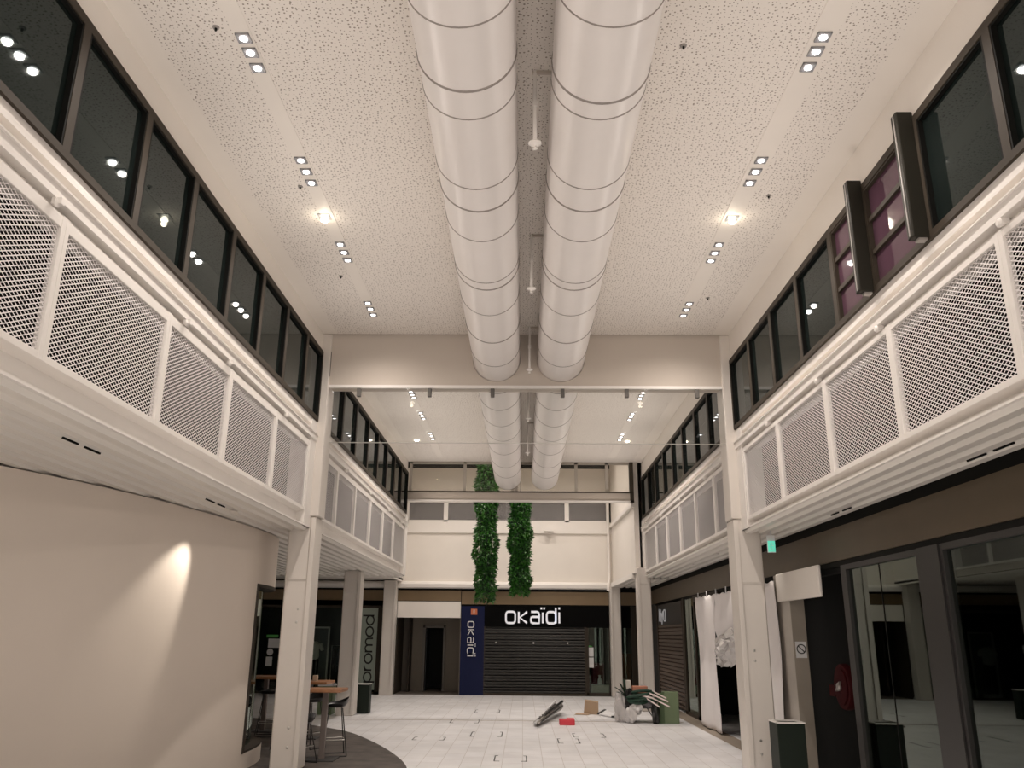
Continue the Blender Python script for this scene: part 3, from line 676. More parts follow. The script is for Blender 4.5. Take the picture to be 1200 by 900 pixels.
# torn white sheet
xs = XW-.17
def sheet_piece(name, ya, yb, zt, zb, amp=.03, seed=0, mtl=SHEET, parent=None, zt2=None, zb2=None, nu=40, nv=30, skew=0):
    r = random.Random(seed); V = []; Fs = []
    ph = [r.uniform(0, 6) for _ in range(4)]
    for j in range(nv+1):
        v = j/nv
        for i in range(nu+1):
            u = i/nu; y = ya+(yb-ya)*u+skew*v*v
            top = zt+((zt2 if zt2 is not None else zt)-zt)*u; bot = zb+((zb2 if zb2 is not None else zb)-zb)*u
            x = xs+amp*(math.sin(u*9+ph[0]+v*1.5)*.6+math.sin(u*17+ph[1]-v)*.35)*(0.25+.75*v)+amp*.5*math.sin(v*7+ph[2]+u*3)
            V.append((x, y, top+(bot-top)*v+.012*math.sin(u*28)*(1-v)))
    for j in range(nv):
        for i in range(nu): a = j*(nu+1)+i; Fs.append((a, a+1, a+nu+2, a+nu+1))
    o = MB().add(V, Fs).build(name, mtl, parent, smooth=True)
    md = o.modifiers.new('thick', 'SOLIDIFY'); md.thickness = .006
    return o
t = thing('dust_sheet', 'torn white sheet hung over a dark shopfront on the right wall', 'sheet', (xs, 16, 0))
sheet_piece('far_panel', 18.75, 17.0, 2.60, .03, .035, 1, parent=t, skew=.0)
sheet_piece('torn_middle', 17.0, 14.7, 2.60, 1.72, .05, 2, parent=t, zb2=1.50)
sheet_piece('near_panel', 14.8, 12.82, 2.60, .03, .035, 3, parent=t)
# crumpled hanging plastic
m = MB(); r = random.Random(5); V = []; Fs = []
for j in range(15):
    for i in range(15):
        u, v = i/14, j/14
        V.append((xs-.02-.18*math.sin(PI*u)*math.sin(PI*min(1, v*1.1))+r.uniform(-.05, .05), 16.9-2.1*u-.25*math.sin(v*3)*0, 1.75+.28*(u)-.45*v+r.uniform(-.05, .05)-.15*math.sin(PI*u)*v))
for j in range(14):
    for i in range(14): a = j*15+i; Fs.append((a, a+1, a+16, a+15))
m.add(V, Fs); m.build('crumpled_plastic', PLASTIC, t, smooth=False)
for i in range(7):
    y = 18.5-i*.85; MB().tube([(xs, y, 2.58), (xs, y, 2.70)], .012, 6).build('tie', WHITEP, t)

# pillar, sign, white box over the alcove
struct('wall_right_pillar', MB().box(XW-.10, XW+.10, 12.42, 13.12, 0, 2.70), mat('pillar_paint', (.52, .48, .43), .7, noise=.03))
struct('wall_right_pillar_face', MB().box(XW-.095, XW+.10, 12.40, 12.42, 0, 2.70), CONC)
t = thing('no_smoking_sign', 'small white no-smoking sign on the beige pillar by the fire hose', 'sign', (XW, 12.39, 1.6))
MB().box(XW-.075, XW+.075, 12.385, 12.40, 1.52, 1.74).build('plate', WHITEP, t)
m = MB(); strokes(m, [arc(0, 0, .06, .06, 0, 360, 20), [(-.042, .042), (.042, -.042)]], lambda u, v, e: (XW+u, 12.384-e, 1.64+v), .014, .003); m.build('symbol', BLKPL, t)
t = thing('white_bulkhead_box', 'white box bulkhead above the dark alcove with the fire hose', 'bulkhead', (XW, 11.9, 2.3))
MB().cbox(XW-.15, XW-.105, 10.98, 12.85, 2.30, 2.70, .012).build('box', CREAM, t)
# alcove
struct('wall_alcove_back', MB().box(XW+.9, XW+1.0, 10.6, 12.9, 0, 2.7), DARKIN); struct('wall_alcove_far', MB().box(XW+.10, XW+.9, 12.5, 12.6, 0, 2.7), DARKIN)
struct('wall_alcove_near', MB().box(XW+.1, XW+1.0, 10.52, 10.62, 0, 2.7), DARKIN)
t = thing('fire_hose_reel', 'dark red round fire hose reel on the alcove wall', 'fire hose', (XW+.5, 11.3, 1.2))
hx, hy, hz = XW+.16, 11.25, 1.2
MB().lathe([(.27, -.05), (.28, -.03), (.28, .03), (.27, .05)], (hx, hy, hz), 36, 'x').build('drum', REDD, t, True)
MB().lathe([(.20, -.075), (.22, -.07), (.22, -.045), (.20, -.045)], (hx, hy, hz), 36, 'x').build('hose_coil', mat('hose_red', (.03, .003, .004), .8, spec=.1), t, True)
MB().lathe([(.04, -.11), (.05, -.10), (.05, .0)], (hx, hy, hz), 16, 'x').build('hub', CHROME, t, True)
MB().bar((hx-.1, hy-.08, hz+.06), (hx-.1, hy+.06, hz-.05), .03, .02).build('valve_handle', CHROME, t)
MB().box(hx+.02, XW+.9, hy-.05, hy+.05, hz-.05, hz+.05).box(hx-.03, hx+.15, hy+.32, hy+.52, hz-.14, hz).build('bracket', REDD, t)
# glazed shop fronts nearest
y1, y2, y3, y4 = 10.54, 8.47, 8.03, 2.0
f = MB().box(XW, XW+.10, y1-.12, y1+.05, 0, 2.66).box(XW, XW+.10, y2+.001, y2+.06, 0, 2.66).box(XW, XW+.1, y2+.06, y1-.12, 2.60, 2.66).box(XW, XW+.1, y2+.06, y1-.12, 0, .08)
struct('window_105', f, mat('dark_anodised', (.028, .026, .025), .4, metal=.2)); W5 = bpy.data.objects['window_105']
MB().box(XW+.04, XW+.052, y2, y1, .08, 2.6).build('pane', SHOPGLASS, W5)
MB().box(XW+.035, XW+.055, 9.52, 9.535, .08, 2.6).build('glass_joint', BLACK, W5)
struct('wall_right_post', MB().box(XW-.02, XW+.25, y3, y2, 0, 2.66), MATS['dark_anodised'])
f = MB().box(XW, XW+.10, y3-.06, y3-.001, 0, 2.66).box(XW, XW+.1, y4, y3-.06, 2.60, 2.66).box(XW, XW+.1, y4, y3-.06, 0, .08)
struct('window_106', f, MATS['dark_anodised']); MB().box(XW+.04, XW+.052, y4, y3, .08, 2.63).build('pane', SHOPGLASS, bpy.data.objects['window_106'])
struct('wall_right_near_shop', MB().box(XW+3, XW+3.1, Y0, 10.6, 0, 3).box(XW+.1, XW+3, Y0, 10.6, 2.9, 3.0).box(XW+.1, XW+3.1, 10.5, 10.6, 0, 3), mat('shop_wall_dark', (.05, .055, .05), .7))
for i in range(6):
    y = 10.1-i*.28; 
    t = thing('track_spot', 'black spotlight silhouette at the top inside the right glass shop, %s' % ['farthest', 'second farthest', 'third farthest', 'fourth farthest', 'second nearest', 'nearest'][i], 'spotlight', (XW+.35, y, 2.5), 'black track spots')
    MB().lathe([(.03, .05), (.07, .03), (.075, -.12), (.05, -.13)], (XW+.35, y, 2.46), 12).build('head', BLKPL, t, True)
    MB().box(XW+.33, XW+.37, y-.12, y+.12, 2.52, 2.56).build('track', BLKPL, t); MB().tube([(XW+.35, y, 2.5), (XW+.35, y, 2.9)], .01, 6).build('stem', BLKPL, t)

# exit sign
t = thing('exit_sign', 'small lit green exit sign hanging under the right soffit', 'exit sign', (3.50, 11.8, 3.1))
MB().box(3.42, 3.53, 11.8, 11.83, 2.93, 3.17).build('casing', WHITEP, t, bevel=.004)
MB().box(3.425, 3.525, 11.79, 11.80, 2.94, 3.09).build('lit_panel', EXITG, t)
m = MB().bar((3.475, 11.785, 3.06), (3.455, 11.785, 3.0), .02, .004).bar((3.455, 11.785, 3.0), (3.49, 11.785, 2.96), .012, .004).bar((3.46, 11.785, 3.03), (3.50, 11.785, 3.02), .01, .004)
m.build('running_figure', WHITEP, t)
MB().tube([(3.475, 11.81, 3.17), (3.475, 11.81, ZS)], .006, 6).build('hanger', WHITEP, t)

# ------------------------------------------------------------------ kiosk with curved wall
kp = [(-6.6, 3.2), (-5.9, 4.6), (-5.25, 6.0), (-4.80, 7.1), (-4.42, 8.1), (-4.16, 9.1), (-3.96, 10.2), (-3.84, 11.3), (-3.80, 12.2), (-3.82, 12.9), (-3.93, 13.5), (-4.2, 13.95), (-4.7, 14.15), (-6.0, 14.2), (-8.0, 14.2)]
kp = smoothpoly(kp, 3)
def offset(pts, d):
    q = []
    for i, p in enumerate(pts):
        a = pts[max(i-1, 0)]; b = pts[min(i+1, len(pts)-1)]; dx, dy = b[0]-a[0], b[1]-a[1]; l = math.hypot(dx, dy)
        q.append((p[0]-dy/l*d, p[1]+dx/l*d))
    return q
ki = offset(kp, .28)
def wallstrip(mb, A, B, z0, z1):
    n = len(A); V = [(x, y, z0) for x, y in A]+[(x, y, z0) for x, y in B]+[(x, y, z1) for x, y in A]+[(x, y, z1) for x, y in B]; Fs = []
    for i in range(n-1):
        Fs += [(i, i+1, 2*n+i+1, 2*n+i), (n+i+1, n+i, 3*n+i, 3*n+i+1), (i+1, i, n+i, n+i+1), (2*n+i, 2*n+i+1, 3*n+i+1, 3*n+i)]
    Fs += [(0, 2*n, 3*n, n), (n-1, 2*n-1, 4*n-1, 3*n-1)]
    mb.add(V, Fs)
s0 = next(i for i, p in enumerate(kp) if p[1] > 12.05)
s1 = next(i for i, p in enumerate(kp) if i > s0 and p[0] < -4.6)
t = thing('kiosk', 'kiosk with a large curved beige wall and corner opening on the left', 'kiosk', (-4, 10, 0))
m = MB(); wallstrip(m, kp[:s0+1], ki[:s0+1], 0, ZS-.015); wallstrip(m, kp[s0:s1+1], ki[s0:s1+1], 0, .22); wallstrip(m, kp[s0:s1+1], ki[s0:s1+1], 2.47, ZS-.015); wallstrip(m, kp[s1:], ki[s1:], 0, ZS-.015)
m.build('curved_wall', KIOSK, t, smooth=True)
o1 = offset(kp, -.006); 
m = MB(); wallstrip(m, offset(kp, .004)[s0:s1+1], offset(kp, .285)[s0:s1+1], .22, .25); wallstrip(m, o1[s0:s1+1], ki[s0:s1+1], 2.43, 2.475)
wallstrip(m, o1[s0:s0+2], ki[s0:s0+2], .22, 2.47); m.build('opening_liner', BROWN, t, smooth=True)
m = MB(); gl = offset(kp, .16); wallstrip(m, gl[s0:s1+1], offset(kp, .17)[s0:s1+1], .25, 2.43); m.build('glass_pane', SHOPGLASS, t, smooth=True)
m = MB(); q = offset(kp, 1.1); wallstrip(m, q[s0-8:s1], offset(kp, 1.2)[s0-8:s1], .0, 2.9); m.build('inner_wall', mat('kiosk_inside', (.22, .21, .18), .6), t, smooth=True)
# shadow gap line between kiosk top and soffit
# ------------------------------------------------------------------ ducts
def duct(cx, label):
    t = thing('air_duct', label, 'air duct', (cx, 3, 5.92), 'twin ducts')
    r = .365; cz = 5.915
    m = MB(); n = 48; ys = [Y0, 0, 4, 8, YB+.5, 16, 20, YE+.05]
    V = []; Fs = []
    for y in ys:
        for k2 in range(n): w = 2*PI*k2/n; V.append((cx+r*math.cos(w), y, cz+r*math.sin(w)))
    for i in range(len(ys)-1):
        for k2 in range(n): l = (k2+1) % n; Fs.append((i*n+k2, i*n+l, i*n+n+l, i*n+n+k2))
    Fs += [tuple(range(n)), tuple((len(ys)-1)*n+k2 for k2 in range(n-1, -1, -1))]
    m.add(V, Fs); m.build('duct_body', DUCT, t, smooth=True)
    R = [2.4, 3.4, 4.44, 5.1 if cx < 0 else 5.24, 5.44, 6.47, 6.87, 7.48, 8.50, 8.69, 9.48, 10.48, 11.5, 12.9, 13.97, 15.15, 16.37, 17.7, 19.15, 20.47]
    for y in R:
        big = y in (5.1, 5.24, 6.87, 8.69, 10.48, 12.9)
        pr = [(r-.002, -.014), (r+.006, -.008), (r+.008, 0), (r+.006, .008), (r-.002, .014)] if big else [(r-.002, -.009), (r+.005, -.004), (r+.005, .004), (r-.002, .009)]
        m = MB(); V = []; Fs = []; q = len(pr)
        for rr, dy in pr:
            for k2 in range(n): w = 2*PI*k2/n; V.append((cx+rr*math.cos(w), y+dy, cz+rr*math.sin(w)))
        for i in range(q-1):
            for k2 in range(n): l = (k2+1) % n; Fs.append((i*n+k2, i*n+l, i*n+n+l, i*n+n+k2))
        m.add(V, Fs); m.build('seam_ring', SEAM, t, smooth=True)
    return t
duct(-.43, 'large round white air duct, left one of the twin ducts')
duct(.567, 'large round white air duct, right one of the twin ducts')

# sprinklers between the ducts
def sprinkler(x, y, z, label):
    t = thing('sprinkler', label, 'sprinkler', (x, y, ZC), 'sprinklers between the ducts')
    MB().tube([(x, y, ZC), (x, y, z+.03)], .016, 10).build('drop_pipe', STEEL, t, True)
    MB().tube([(x, y, ZC-.35), (x, y, ZC-.30)], .024, 10).build('coupling', STEEL, t, True)
    MB().lathe([(.012, .04), (.05, .025), (.055, .015), (.02, .0), (.010, -.01), (.022, -.035), (.004, -.04)], (x, y, z), 18).build('head', STEEL, t, True)
    MB().box(x-.02, x+.16, y-.01, y+.01, ZC-.03, ZC-.006).build('support_rail', BEAMC, t)
for y, lb in ((5.86, 'white sprinkler on a drop pipe between the ducts, nearest the viewer'), (8.81, 'white sprinkler between the ducts, middle one before the cross beam'), (11.85, 'white sprinkler between the ducts just before the cross beam'), (14.8, 'small white sprinkler between the ducts just past the cross beam'), (17.8, 'tiny white sprinkler between the ducts, farthest')):
    sprinkler(.08, y, 5.6, lb)

# ceiling sensors (small dark dots)
import itertools
for x, y, lb in ((-2.41, 5.33, 'small dark ceiling sensor left of the first downlight group'), (-2.37, 7.72, 'small dark ceiling sensor beside the second left downlight group'), (-2.42, 10.0, 'small dark ceiling sensor near the fourth left downlight group'),
                 (2.60, 7.9, 'small dark ceiling sensor right of the second right downlight group'), (1.26, 5.55, 'small dark ceiling sensor right of the right duct'), (2.55, 10.7, 'small dark ceiling sensor near the fourth right downlight group')):
    t = thing('ceiling_sensor', lb, 'sensor', (x, y, ZC)); MB().lathe([(.028, 0), (.024, -.012)], (x, y, ZC), 14).build('base', GREY, t); MB().lathe([(.01, -.012), (.008, -.035)], (x, y, ZC), 10).build('probe', BLACK, t)

# ------------------------------------------------------------------ downlights
def downlight(x, y, z=ZC, power=LAMP_W, label='', group=None):
    t = thing('downlight', label, 'downlight', (x, y, z), group); h = .055
    f = MB().box(x-h, x+h, y-h, y-h+.014, z-.014, z).box(x-h, x+h, y+h-.014, y+h, z-.014, z).box(x-h, x-h+.014, y-h, y+h, z-.014, z).box(x+h-.014, x+h, y-h, y+h, z-.014, z)
    f.build('bezel', BEZEL, t)
    MB().box(x-h+.014, x+h-.014, y-h+.014, y+h-.014, z-.0085, z-.001).build('reflector', BEZEL, t)
    MB().lathe([(.031, -.016), (.031, -.009)], (x, y, z), 20).build('lens', LENS, t, True)
    spot('lamp', (x, y, z-.03), (x, y, 0), power, 150, t, blend=1.0, size=.035)
    return t
proto = None
def place_dl(x, y, z, label, group):
    global proto
    if proto is None: proto = downlight(x, y, z, LAMP_W, label, group); return proto
    o = copy_tree(proto); o.location = (x, y, z); o['label'] = label; o['group'] = group; return o
GF = [(5.44, 5.61, 5.80), (7.20, 7.41, 7.63), (9.05, 9.27, 9.49), (10.90, 11.12, 11.35)]
GB = [(15.36, 15.58, 15.80), (16.98, 17.22, 17.48), (18.85, 19.12, 19.42)]
nm = ['first', 'second', 'third', 'fourth']; pos = ['nearest lamp', 'middle lamp', 'farthest lamp']
for side, x in (('left', -2.228), ('right', 2.33)):
    for gi, ys in enumerate(GF):
        for pi, y in enumerate(ys): place_dl(x, y, ZC-.006, 'downlight, %s in the %s trio on the %s ceiling strip' % (pos[pi], nm[gi], side), 'downlights of the %s ceiling strip' % side)
    for gi, ys in enumerate(GB):
        for pi, y in enumerate(ys): place_dl(x*.985, y, ZC-.006, 'far downlight beyond the beam, %s in the %s trio on the %s' % (pos[pi], nm[gi], side), 'far downlights on the %s' % side)
    for y in (3.5, 1.6, -.4, -2.4): place_dl(x, y, ZC-.006, 'downlight above or behind the viewer on the %s ceiling strip, %s' % (side, ['foremost', 'second', 'third', 'rearmost'][(3.5, 1.6, -.4, -2.4).index(y)]), 'downlights out of view')
for x in (-2.6, -1.2, .4, 1.8):  # unseen lamps added above to brighten the end wall and far floor
    for y in (23.4, 25.2):
        o = place_dl(x, y, 7.58, 'unseen added downlight high over the hanging plants, %s column, %s row' % ({-2.6: 'far left', -1.2: 'left', .4: 'right', 1.8: 'far right'}[x], 'near' if y < 24 else 'far'), 'added downlights over the hanging plants')
        for c in o.children:
            if c.type == 'LIGHT': c.data = c.data.copy(); c.data.energy = 150
# warm adjustable spotlights
for side, x, y in (('left', -2.262, 8.37), ('right', 2.333, 8.40)):
    t = thing('adjustable_spotlight', 'bright warm adjustable spotlight on the %s ceiling strip' % side, 'spotlight', (x, y, ZC), 'warm spotlights')
    MB().box(x-.065, x+.065, y-.065, y+.065, ZC-.012, ZC-.006).build('plate', BEZEL, t)
    MB().lathe([(.02, -.01), (.03, -.02), (.042, -.045), (.042, -.06), (.03, -.062)], (x, y, ZC), 18).build('lens', WLENS, t, True)
    l = bpy.data.lights.new('lamp', 'POINT'); l.energy = 1.0; l.color = (1, .86, .66); l.shadow_soft_size = .03
    o = bpy.data.objects.new('lamp', l); C.objects.link(o); o.parent = t; o.location = (0, 0, -.10)
for i, (side, x, y) in enumerate((('left', -2.6, 19.6), ('right', 2.5, 19.6))):
    t = thing('adjustable_spotlight', 'tiny warm spotlight on the far ceiling beyond the beam, %s side' % side, 'spotlight', (x, y, ZC), 'far warm spotlights')
    MB().lathe([(.05, -.0), (.05, -.02), (.03, -.03)], (x, y, ZC), 14).build('lens', WLENS, t, True)

# soffit spotlights that light the kiosk, the sheet, the white box
def soffit_spot(x, y, target, power, ang, label, bl=.75):
    t = thing('soffit_spotlight', label, 'spotlight', (x, y, ZS), 'spotlights in the slatted soffits')
    MB().lathe([(.05, .0), (.055, -.012), (.04, -.014)], (x, y, ZS), 16).build('trim_ring', STEEL, t, True)
    spot('lamp', (x, y, ZS-.05), target, power, ang, t, col=(1, .90, .78), blend=bl, size=.03)
soffit_spot(-3.58, 10.2, (-4.30, 9.30, 1.7), 105, 44, 'recessed spotlight in the left soffit aimed at the curved kiosk wall')
soffit_spot(-3.45, 13.4, (-4.0, 13.5, 2.2), 10, 50, 'recessed spotlight in the left soffit by the kiosk corner')
soffit_spot(3.5, 17.6, (3.95, 17.5, 1.2), 22, 60, 'recessed spotlight in the right soffit over the far part of the white sheet')
soffit_spot(3.5, 15.3, (3.95, 15.4, 1.6), 18, 60, 'recessed spotlight in the right soffit over the torn part of the sheet')
soffit_spot(3.55, 12.9, (3.95, 12.6, 2.2), 9, 60, 'recessed spotlight in the right soffit by the white box')

# round fittings on the gallery rails
for s, ys in ((-1, (4.9, 7.13, 8.31, 10.5, 2.5, 14.4, 16.8, 19.2, 21.3)), (1, (5.0, 7.0, 8.6, 10.5, 2.5, 14.4, 16.8, 19.2, 21.3))):
    for i, y in enumerate(ys):
        g = GAL[s]; x = g['x']-s*.02
        t = thing('rail_fitting', 'small round white fitting on the %s gallery rail, number %s from the front' % ('left' if s < 0 else 'right', 'n'), 'fitting', (x, y, g['fr1']), 'round fittings on the rails')
        t['label'] = 'small round white fitting on the %s gallery rail, %s' % ('left' if s < 0 else 'right', ['nearest the viewer', 'second from the viewer', 'third from the viewer', 'last before the beam', 'out of view', 'first beyond the beam', 'second beyond the beam', 'third beyond the beam', 'farthest beyond the beam'][i])
        MB().lathe([(.03, 0), (.034, -s*.015), (.02, -s*.028)], (x, y, g['fr1']+.02), 16, 'x').build('dish', STEEL, t, True)
        MB().box(x-.02, x+.05, y-.02, y+.02, g['fr1']+.005, g['fr1']+.05).build('bracket', STEEL, t)
        spot('added_uplight', (x-s*.42, y, g['a']+.02), (x-s*2.2, y, 6.3), ADDED_UPLIGHT_W*(1.35 if y > 13 else 1.0), 165, t, blend=1.0, size=.12)  # added upward fill for the ceiling; the fitting itself is no known lamp

# ------------------------------------------------------------------ hanging plants
def plant(cx, cy, w, z0, z1, label, seed):
    r = random.Random(seed); t = thing('hanging_plant', label, 'hanging plant', (cx, cy, z1), 'hanging plant columns')
    pr = []
    z = z0+.25
    while z < z1: pr.append((w*.30*(1+r.uniform(-.15, .15)), z)); z += .2
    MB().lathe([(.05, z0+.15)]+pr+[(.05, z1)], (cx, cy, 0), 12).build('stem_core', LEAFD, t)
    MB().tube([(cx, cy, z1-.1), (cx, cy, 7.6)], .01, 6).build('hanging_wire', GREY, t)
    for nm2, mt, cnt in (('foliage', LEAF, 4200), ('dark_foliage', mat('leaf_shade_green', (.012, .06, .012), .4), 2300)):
        V = []; Fs = []
        for i in range(cnt):
            zz = z0+(z1-z0)*r.random()**.95; a = r.uniform(0, 2*PI)
            lump = 1+.16*math.sin(zz*4.1+seed)+.12*math.sin(zz*9+seed*2+a)
            rad = w*.5*lump*math.sqrt(r.uniform(.45, 1.0))
            if zz < z0+.35: rad *= .75
            c = Vector((cx+rad*math.cos(a), cy+rad*math.sin(a), zz)); L = r.uniform(.07, .16); Wd = L*r.uniform(.28, .45)
            d = Vector((math.cos(a)*.8+r.uniform(-.7, .7), math.sin(a)*.8+r.uniform(-.7, .7), r.uniform(-1.4, .3))).normalized()
            sd = d.cross(Vector((r.uniform(-1, 1), r.uniform(-1, 1), r.uniform(-1, 1)))).normalized(); nn = d.cross(sd)
            o2 = len(V); V += [c, c+d*L*.5+sd*Wd*.5-nn*Wd*.12, c+d*L+nn*(-.02), c+d*L*.5-sd*Wd*.5-nn*Wd*.12, c+d*L*.5+nn*Wd*.12]
            Fs += [(o2, o2+1, o2+4), (o2+1, o2+2, o2+4), (o2+2, o2+3, o2+4), (o2+3, o2, o2+4)]
        me = bpy.data.meshes.new(nm2); og = Vector(ORG[t.name]); me.from_pydata([v-og for v in V], [], Fs); me.materials.append(mt)
        o = bpy.data.objects.new(nm2, me); C.objects.link(o); o.parent = t
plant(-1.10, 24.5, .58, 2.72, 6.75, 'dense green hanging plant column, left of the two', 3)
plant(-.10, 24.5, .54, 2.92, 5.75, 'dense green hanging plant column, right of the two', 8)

# ------------------------------------------------------------------ bar tables and stools
def table(cx, cy, w, d, h, label):
    t = thing('bar_table', label, 'bar table', (cx, cy, 0), 'wooden bar tables')
    MB().cbox(cx-w/2, cx+w/2, cy-d/2, cy+d/2, h-.045, h, .006).build('table_top', WOOD, t)
    MB().cbox(cx-.04, cx+.04, cy-.04, cy+.04, .02, h-.045, .004).build('leg', mat('taupe_post', (.17, .14, .125), .45), t)
    MB().cbox(cx-.22, cx+.22, cy-.22, cy+.22, 0.006, .025, .004).build('foot_plate', CHAR, t)
table(-2.98, 13.30, .56, .56, 1.0, 'high wooden bar table beside the nearest left column')
table(-3.86, 15.9, .75, .7, .97, 'high wooden bar table behind the nearest one')
table(-4.95, 16.9, .8, .7, 1.0, 'high wooden bar table left of the column, by the kiosk opening')
def stool(cx, cy, h, rot, label):
    t = thing('bar_stool', label, 'bar stool', (cx, cy, 0), 'black bar stools')
    # moulded seat: shallow shell with a raised back lip
    V = []; Fs = []; n = 20; rings = [(0, 0), (.10, .0), (.165, .008), (.20, .03), (.21, .05)]
    for ri, (r0, dz) in enumerate(rings):
        for k2 in range(n):
            w = 2*PI*k2/n; back = max(0, math.cos(w))**2; fr = max(0, -math.cos(w))
            V.append((cx+r0*math.cos(w)*.95, cy+r0*math.sin(w)*1.05, h-.05+dz+back*dz*1.6-fr*dz*.5))
    m0 = len(V)
    V += [(x, y, z-.022) for x, y, z in V]
    for ri in range(len(rings)-1):
        for k2 in range(n):
            l = (k2+1) % n; a, b, c, d = ri*n+k2, ri*n+l, ri*n+n+l, ri*n+n+k2
            Fs += [(a, b, c, d), (m0+d, m0+c, m0+b, m0+a)]
    e = (len(rings)-1)*n
    for k2 in range(n): l = (k2+1) % n; Fs.append((e+k2, e+l, m0+e+l, m0+e+k2))
    ca, sa = math.cos(rot), math.sin(rot)
    def R(p): return (cx+(p[0]-cx)*ca-(p[1]-cy)*sa, cy+(p[0]-cx)*sa+(p[1]-cy)*ca, p[2])
    MB().add([R(p) for p in V], Fs).build('seat', BLKPL, t, True)
    hb = h-.075
    for sx in (-1, 1):
        for sy in (-1, 1):
            MB().tube([R((cx+sx*.10, cy+sy*.10, hb)), R((cx+sx*.19, cy+sy*.20, .012))], .008, 8).build('leg', BLKPL, t, True)
    for sy in (-1, 1): MB().tube([R((cx-.19, cy+sy*.20, .014)), R((cx+.19, cy+sy*.20, .014))], .008, 8).build('runner', BLKPL, t, True)
    z = .24; q = .10+.09*(1-z/hb); MB().tube([R(p) for p in ((cx-q, cy-q, z), (cx+q, cy-q, z), (cx+q, cy+q, z), (cx-q, cy+q, z))], .007, 8, close=True).build('foot_rest', CHROME, t)
stool(-2.92, 13.78, .77, .3, 'black bar stool just behind the post of the nearest bar table')
stool(-3.22, 12.86, .62, -.4, 'low black bar stool closest to the column')
stool(-3.50, 14.6, .78, 1.1, 'black bar stool between the nearest and second bar tables')
stool(-4.65, 16.15, .80, .2, 'black bar stool between the kiosk opening and the nearest column')
stool(-3.75, 14.1, .74, 2.0, 'black bar stool partly hidden behind the nearest column')

# bins / boxes
def bin_(x0, x1, y0, y1, h, label):
    t = thing('litter_bin', label, 'litter bin', ((x0+x1)/2, (y0+y1)/2, 0), 'dark green litter bins')
    MB().cbox(x0, x1, y0, y1, 0.01, h-.012, .008).build('body', GREEND, t)
    MB().box(x0-.005, x1+.005, y0-.005, y0+.03, h-.012, h+.004).box(x0-.005, x1+.005, y1-.03, y1+.005, h-.012, h+.004).box(x0-.005, x0+.03, y0, y1, h-.012, h+.004).box(x1-.03, x1+.005, y0, y1, h-.012, h+.004).build('rim', STEEL, t)
bin_(-3.95, -3.62, 20.75, 21.05, .66, 'tall dark green litter bin right of the second left column')
bin_(3.20, 3.55, 11.25, 11.62, .77, 'tall dark green litter bin beside the nearest right column')
t = thing('planter_box', 'small pale green box behind the bar table, left of the second column', 'planter box', (-4.5, 20.6, 0))
MB().cbox(-4.75, -4.42, 20.4, 20.8, .0, .62, .01).build('body', GREENB, t); MB().box(-4.76, -4.41, 20.39, 20.81, .62, .66).build('lid', WHITEP, t)
o = MB().cbox(-3.80, -3.72, 15.8, 15.9, .97, 1.07, .006).build('menu_holder', mat('pale_wood', (.5, .4, .3), .6)); tag(o, 'small pale card holder on the second bar table', 'card holder')

# ------------------------------------------------------------------ rubbish on the floor
t = thing('rolled_bundle', 'bundle of grey rods and rags lying on the white floor', 'bundle', (.55, 20, 0)); r = random.Random(2)
for i in range(16):
    a = Vector((.28+r.uniform(-.06, .06), 18.2+r.uniform(-.2, .3), .04+r.uniform(0, .06))); b_ = Vector((.86+r.uniform(-.1, .1), 21.3+r.uniform(-.6, .3), .10+r.uniform(0, .22)))
    MB().tube([a, (a+b_)/2+Vector((r.uniform(-.03, .03), 0, .02)), b_], r.uniform(.014, .034), 7).build('rod', [ROPE, BLKPL, GREY, CHROME, WHITEP][i % 5], t, True)
m = MB(); 
for i in range(10):
    c = (.32+.05*i+r.uniform(-.03, .03), 18.6+.26*i, .08+.012*i); m.lathe([(.02, -.05), (.07, -.02), (.075, .03), (.03, .06)], c, 7)
m.build('rag', mat('dark_rag', (.07, .06, .055), .9, noise=.4, nscale=20), t)
t = thing('red_box', 'small flat red box on the white floor', 'box', (.92, 18.7, 0))
MB().cbox(.77, 1.09, 18.6, 18.9, 0, .11, .01).build('body', RED, t); MB().box(.93, 1.08, 18.62, 18.85, .11, .13).build('lid', mat('pink_lid', (.75, .12, .14), .5), t)
t = thing('cardboard_box', 'open cardboard box on its side on the white floor', 'box', (1.6, 21, 0))
MB().add([(1.46, 21.3, 0), (1.80, 21.1, 0), (1.82, 21.55, 0), (1.50, 21.7, 0), (1.50, 21.3, .30), (1.80, 21.1, .27), (1.84, 21.55, .27), (1.52, 21.7, .30)], [(0,1,2,3),(0,4,5,1),(3,2,6,7),(0,3,7,4),(4,7,6,5)]).build('body', CARD, t)
MB().bar((1.46, 21.25, .02), (1.38, 20.95, .01), .33, .006).build('flap', CARD, t)
t = thing('clipboard', 'black edged white folder lying beside the cardboard box', 'folder', (1.98, 20.7, 0))
MB().add([(1.80, 20.95, .03), (2.05, 20.35, .03), (2.22, 20.6, .03), (1.98, 21.2, .10), (1.80, 20.95, .015), (2.05, 20.35, .012), (2.22, 20.6, .012), (1.98, 21.2, .08)], [(0,1,2,3),(7,6,5,4),(0,4,5,1),(1,5,6,2),(2,6,7,3),(3,7,4,0)]).build('sheets', WHITEP, t)
MB().bar((2.05, 20.33, .03), (2.24, 20.6, .03), .06, .03).build('edge', BLKPL, t); MB().bar((1.78, 20.97, .03), (1.97, 21.22, .10), .06, .03).build('edge', BLKPL, t)
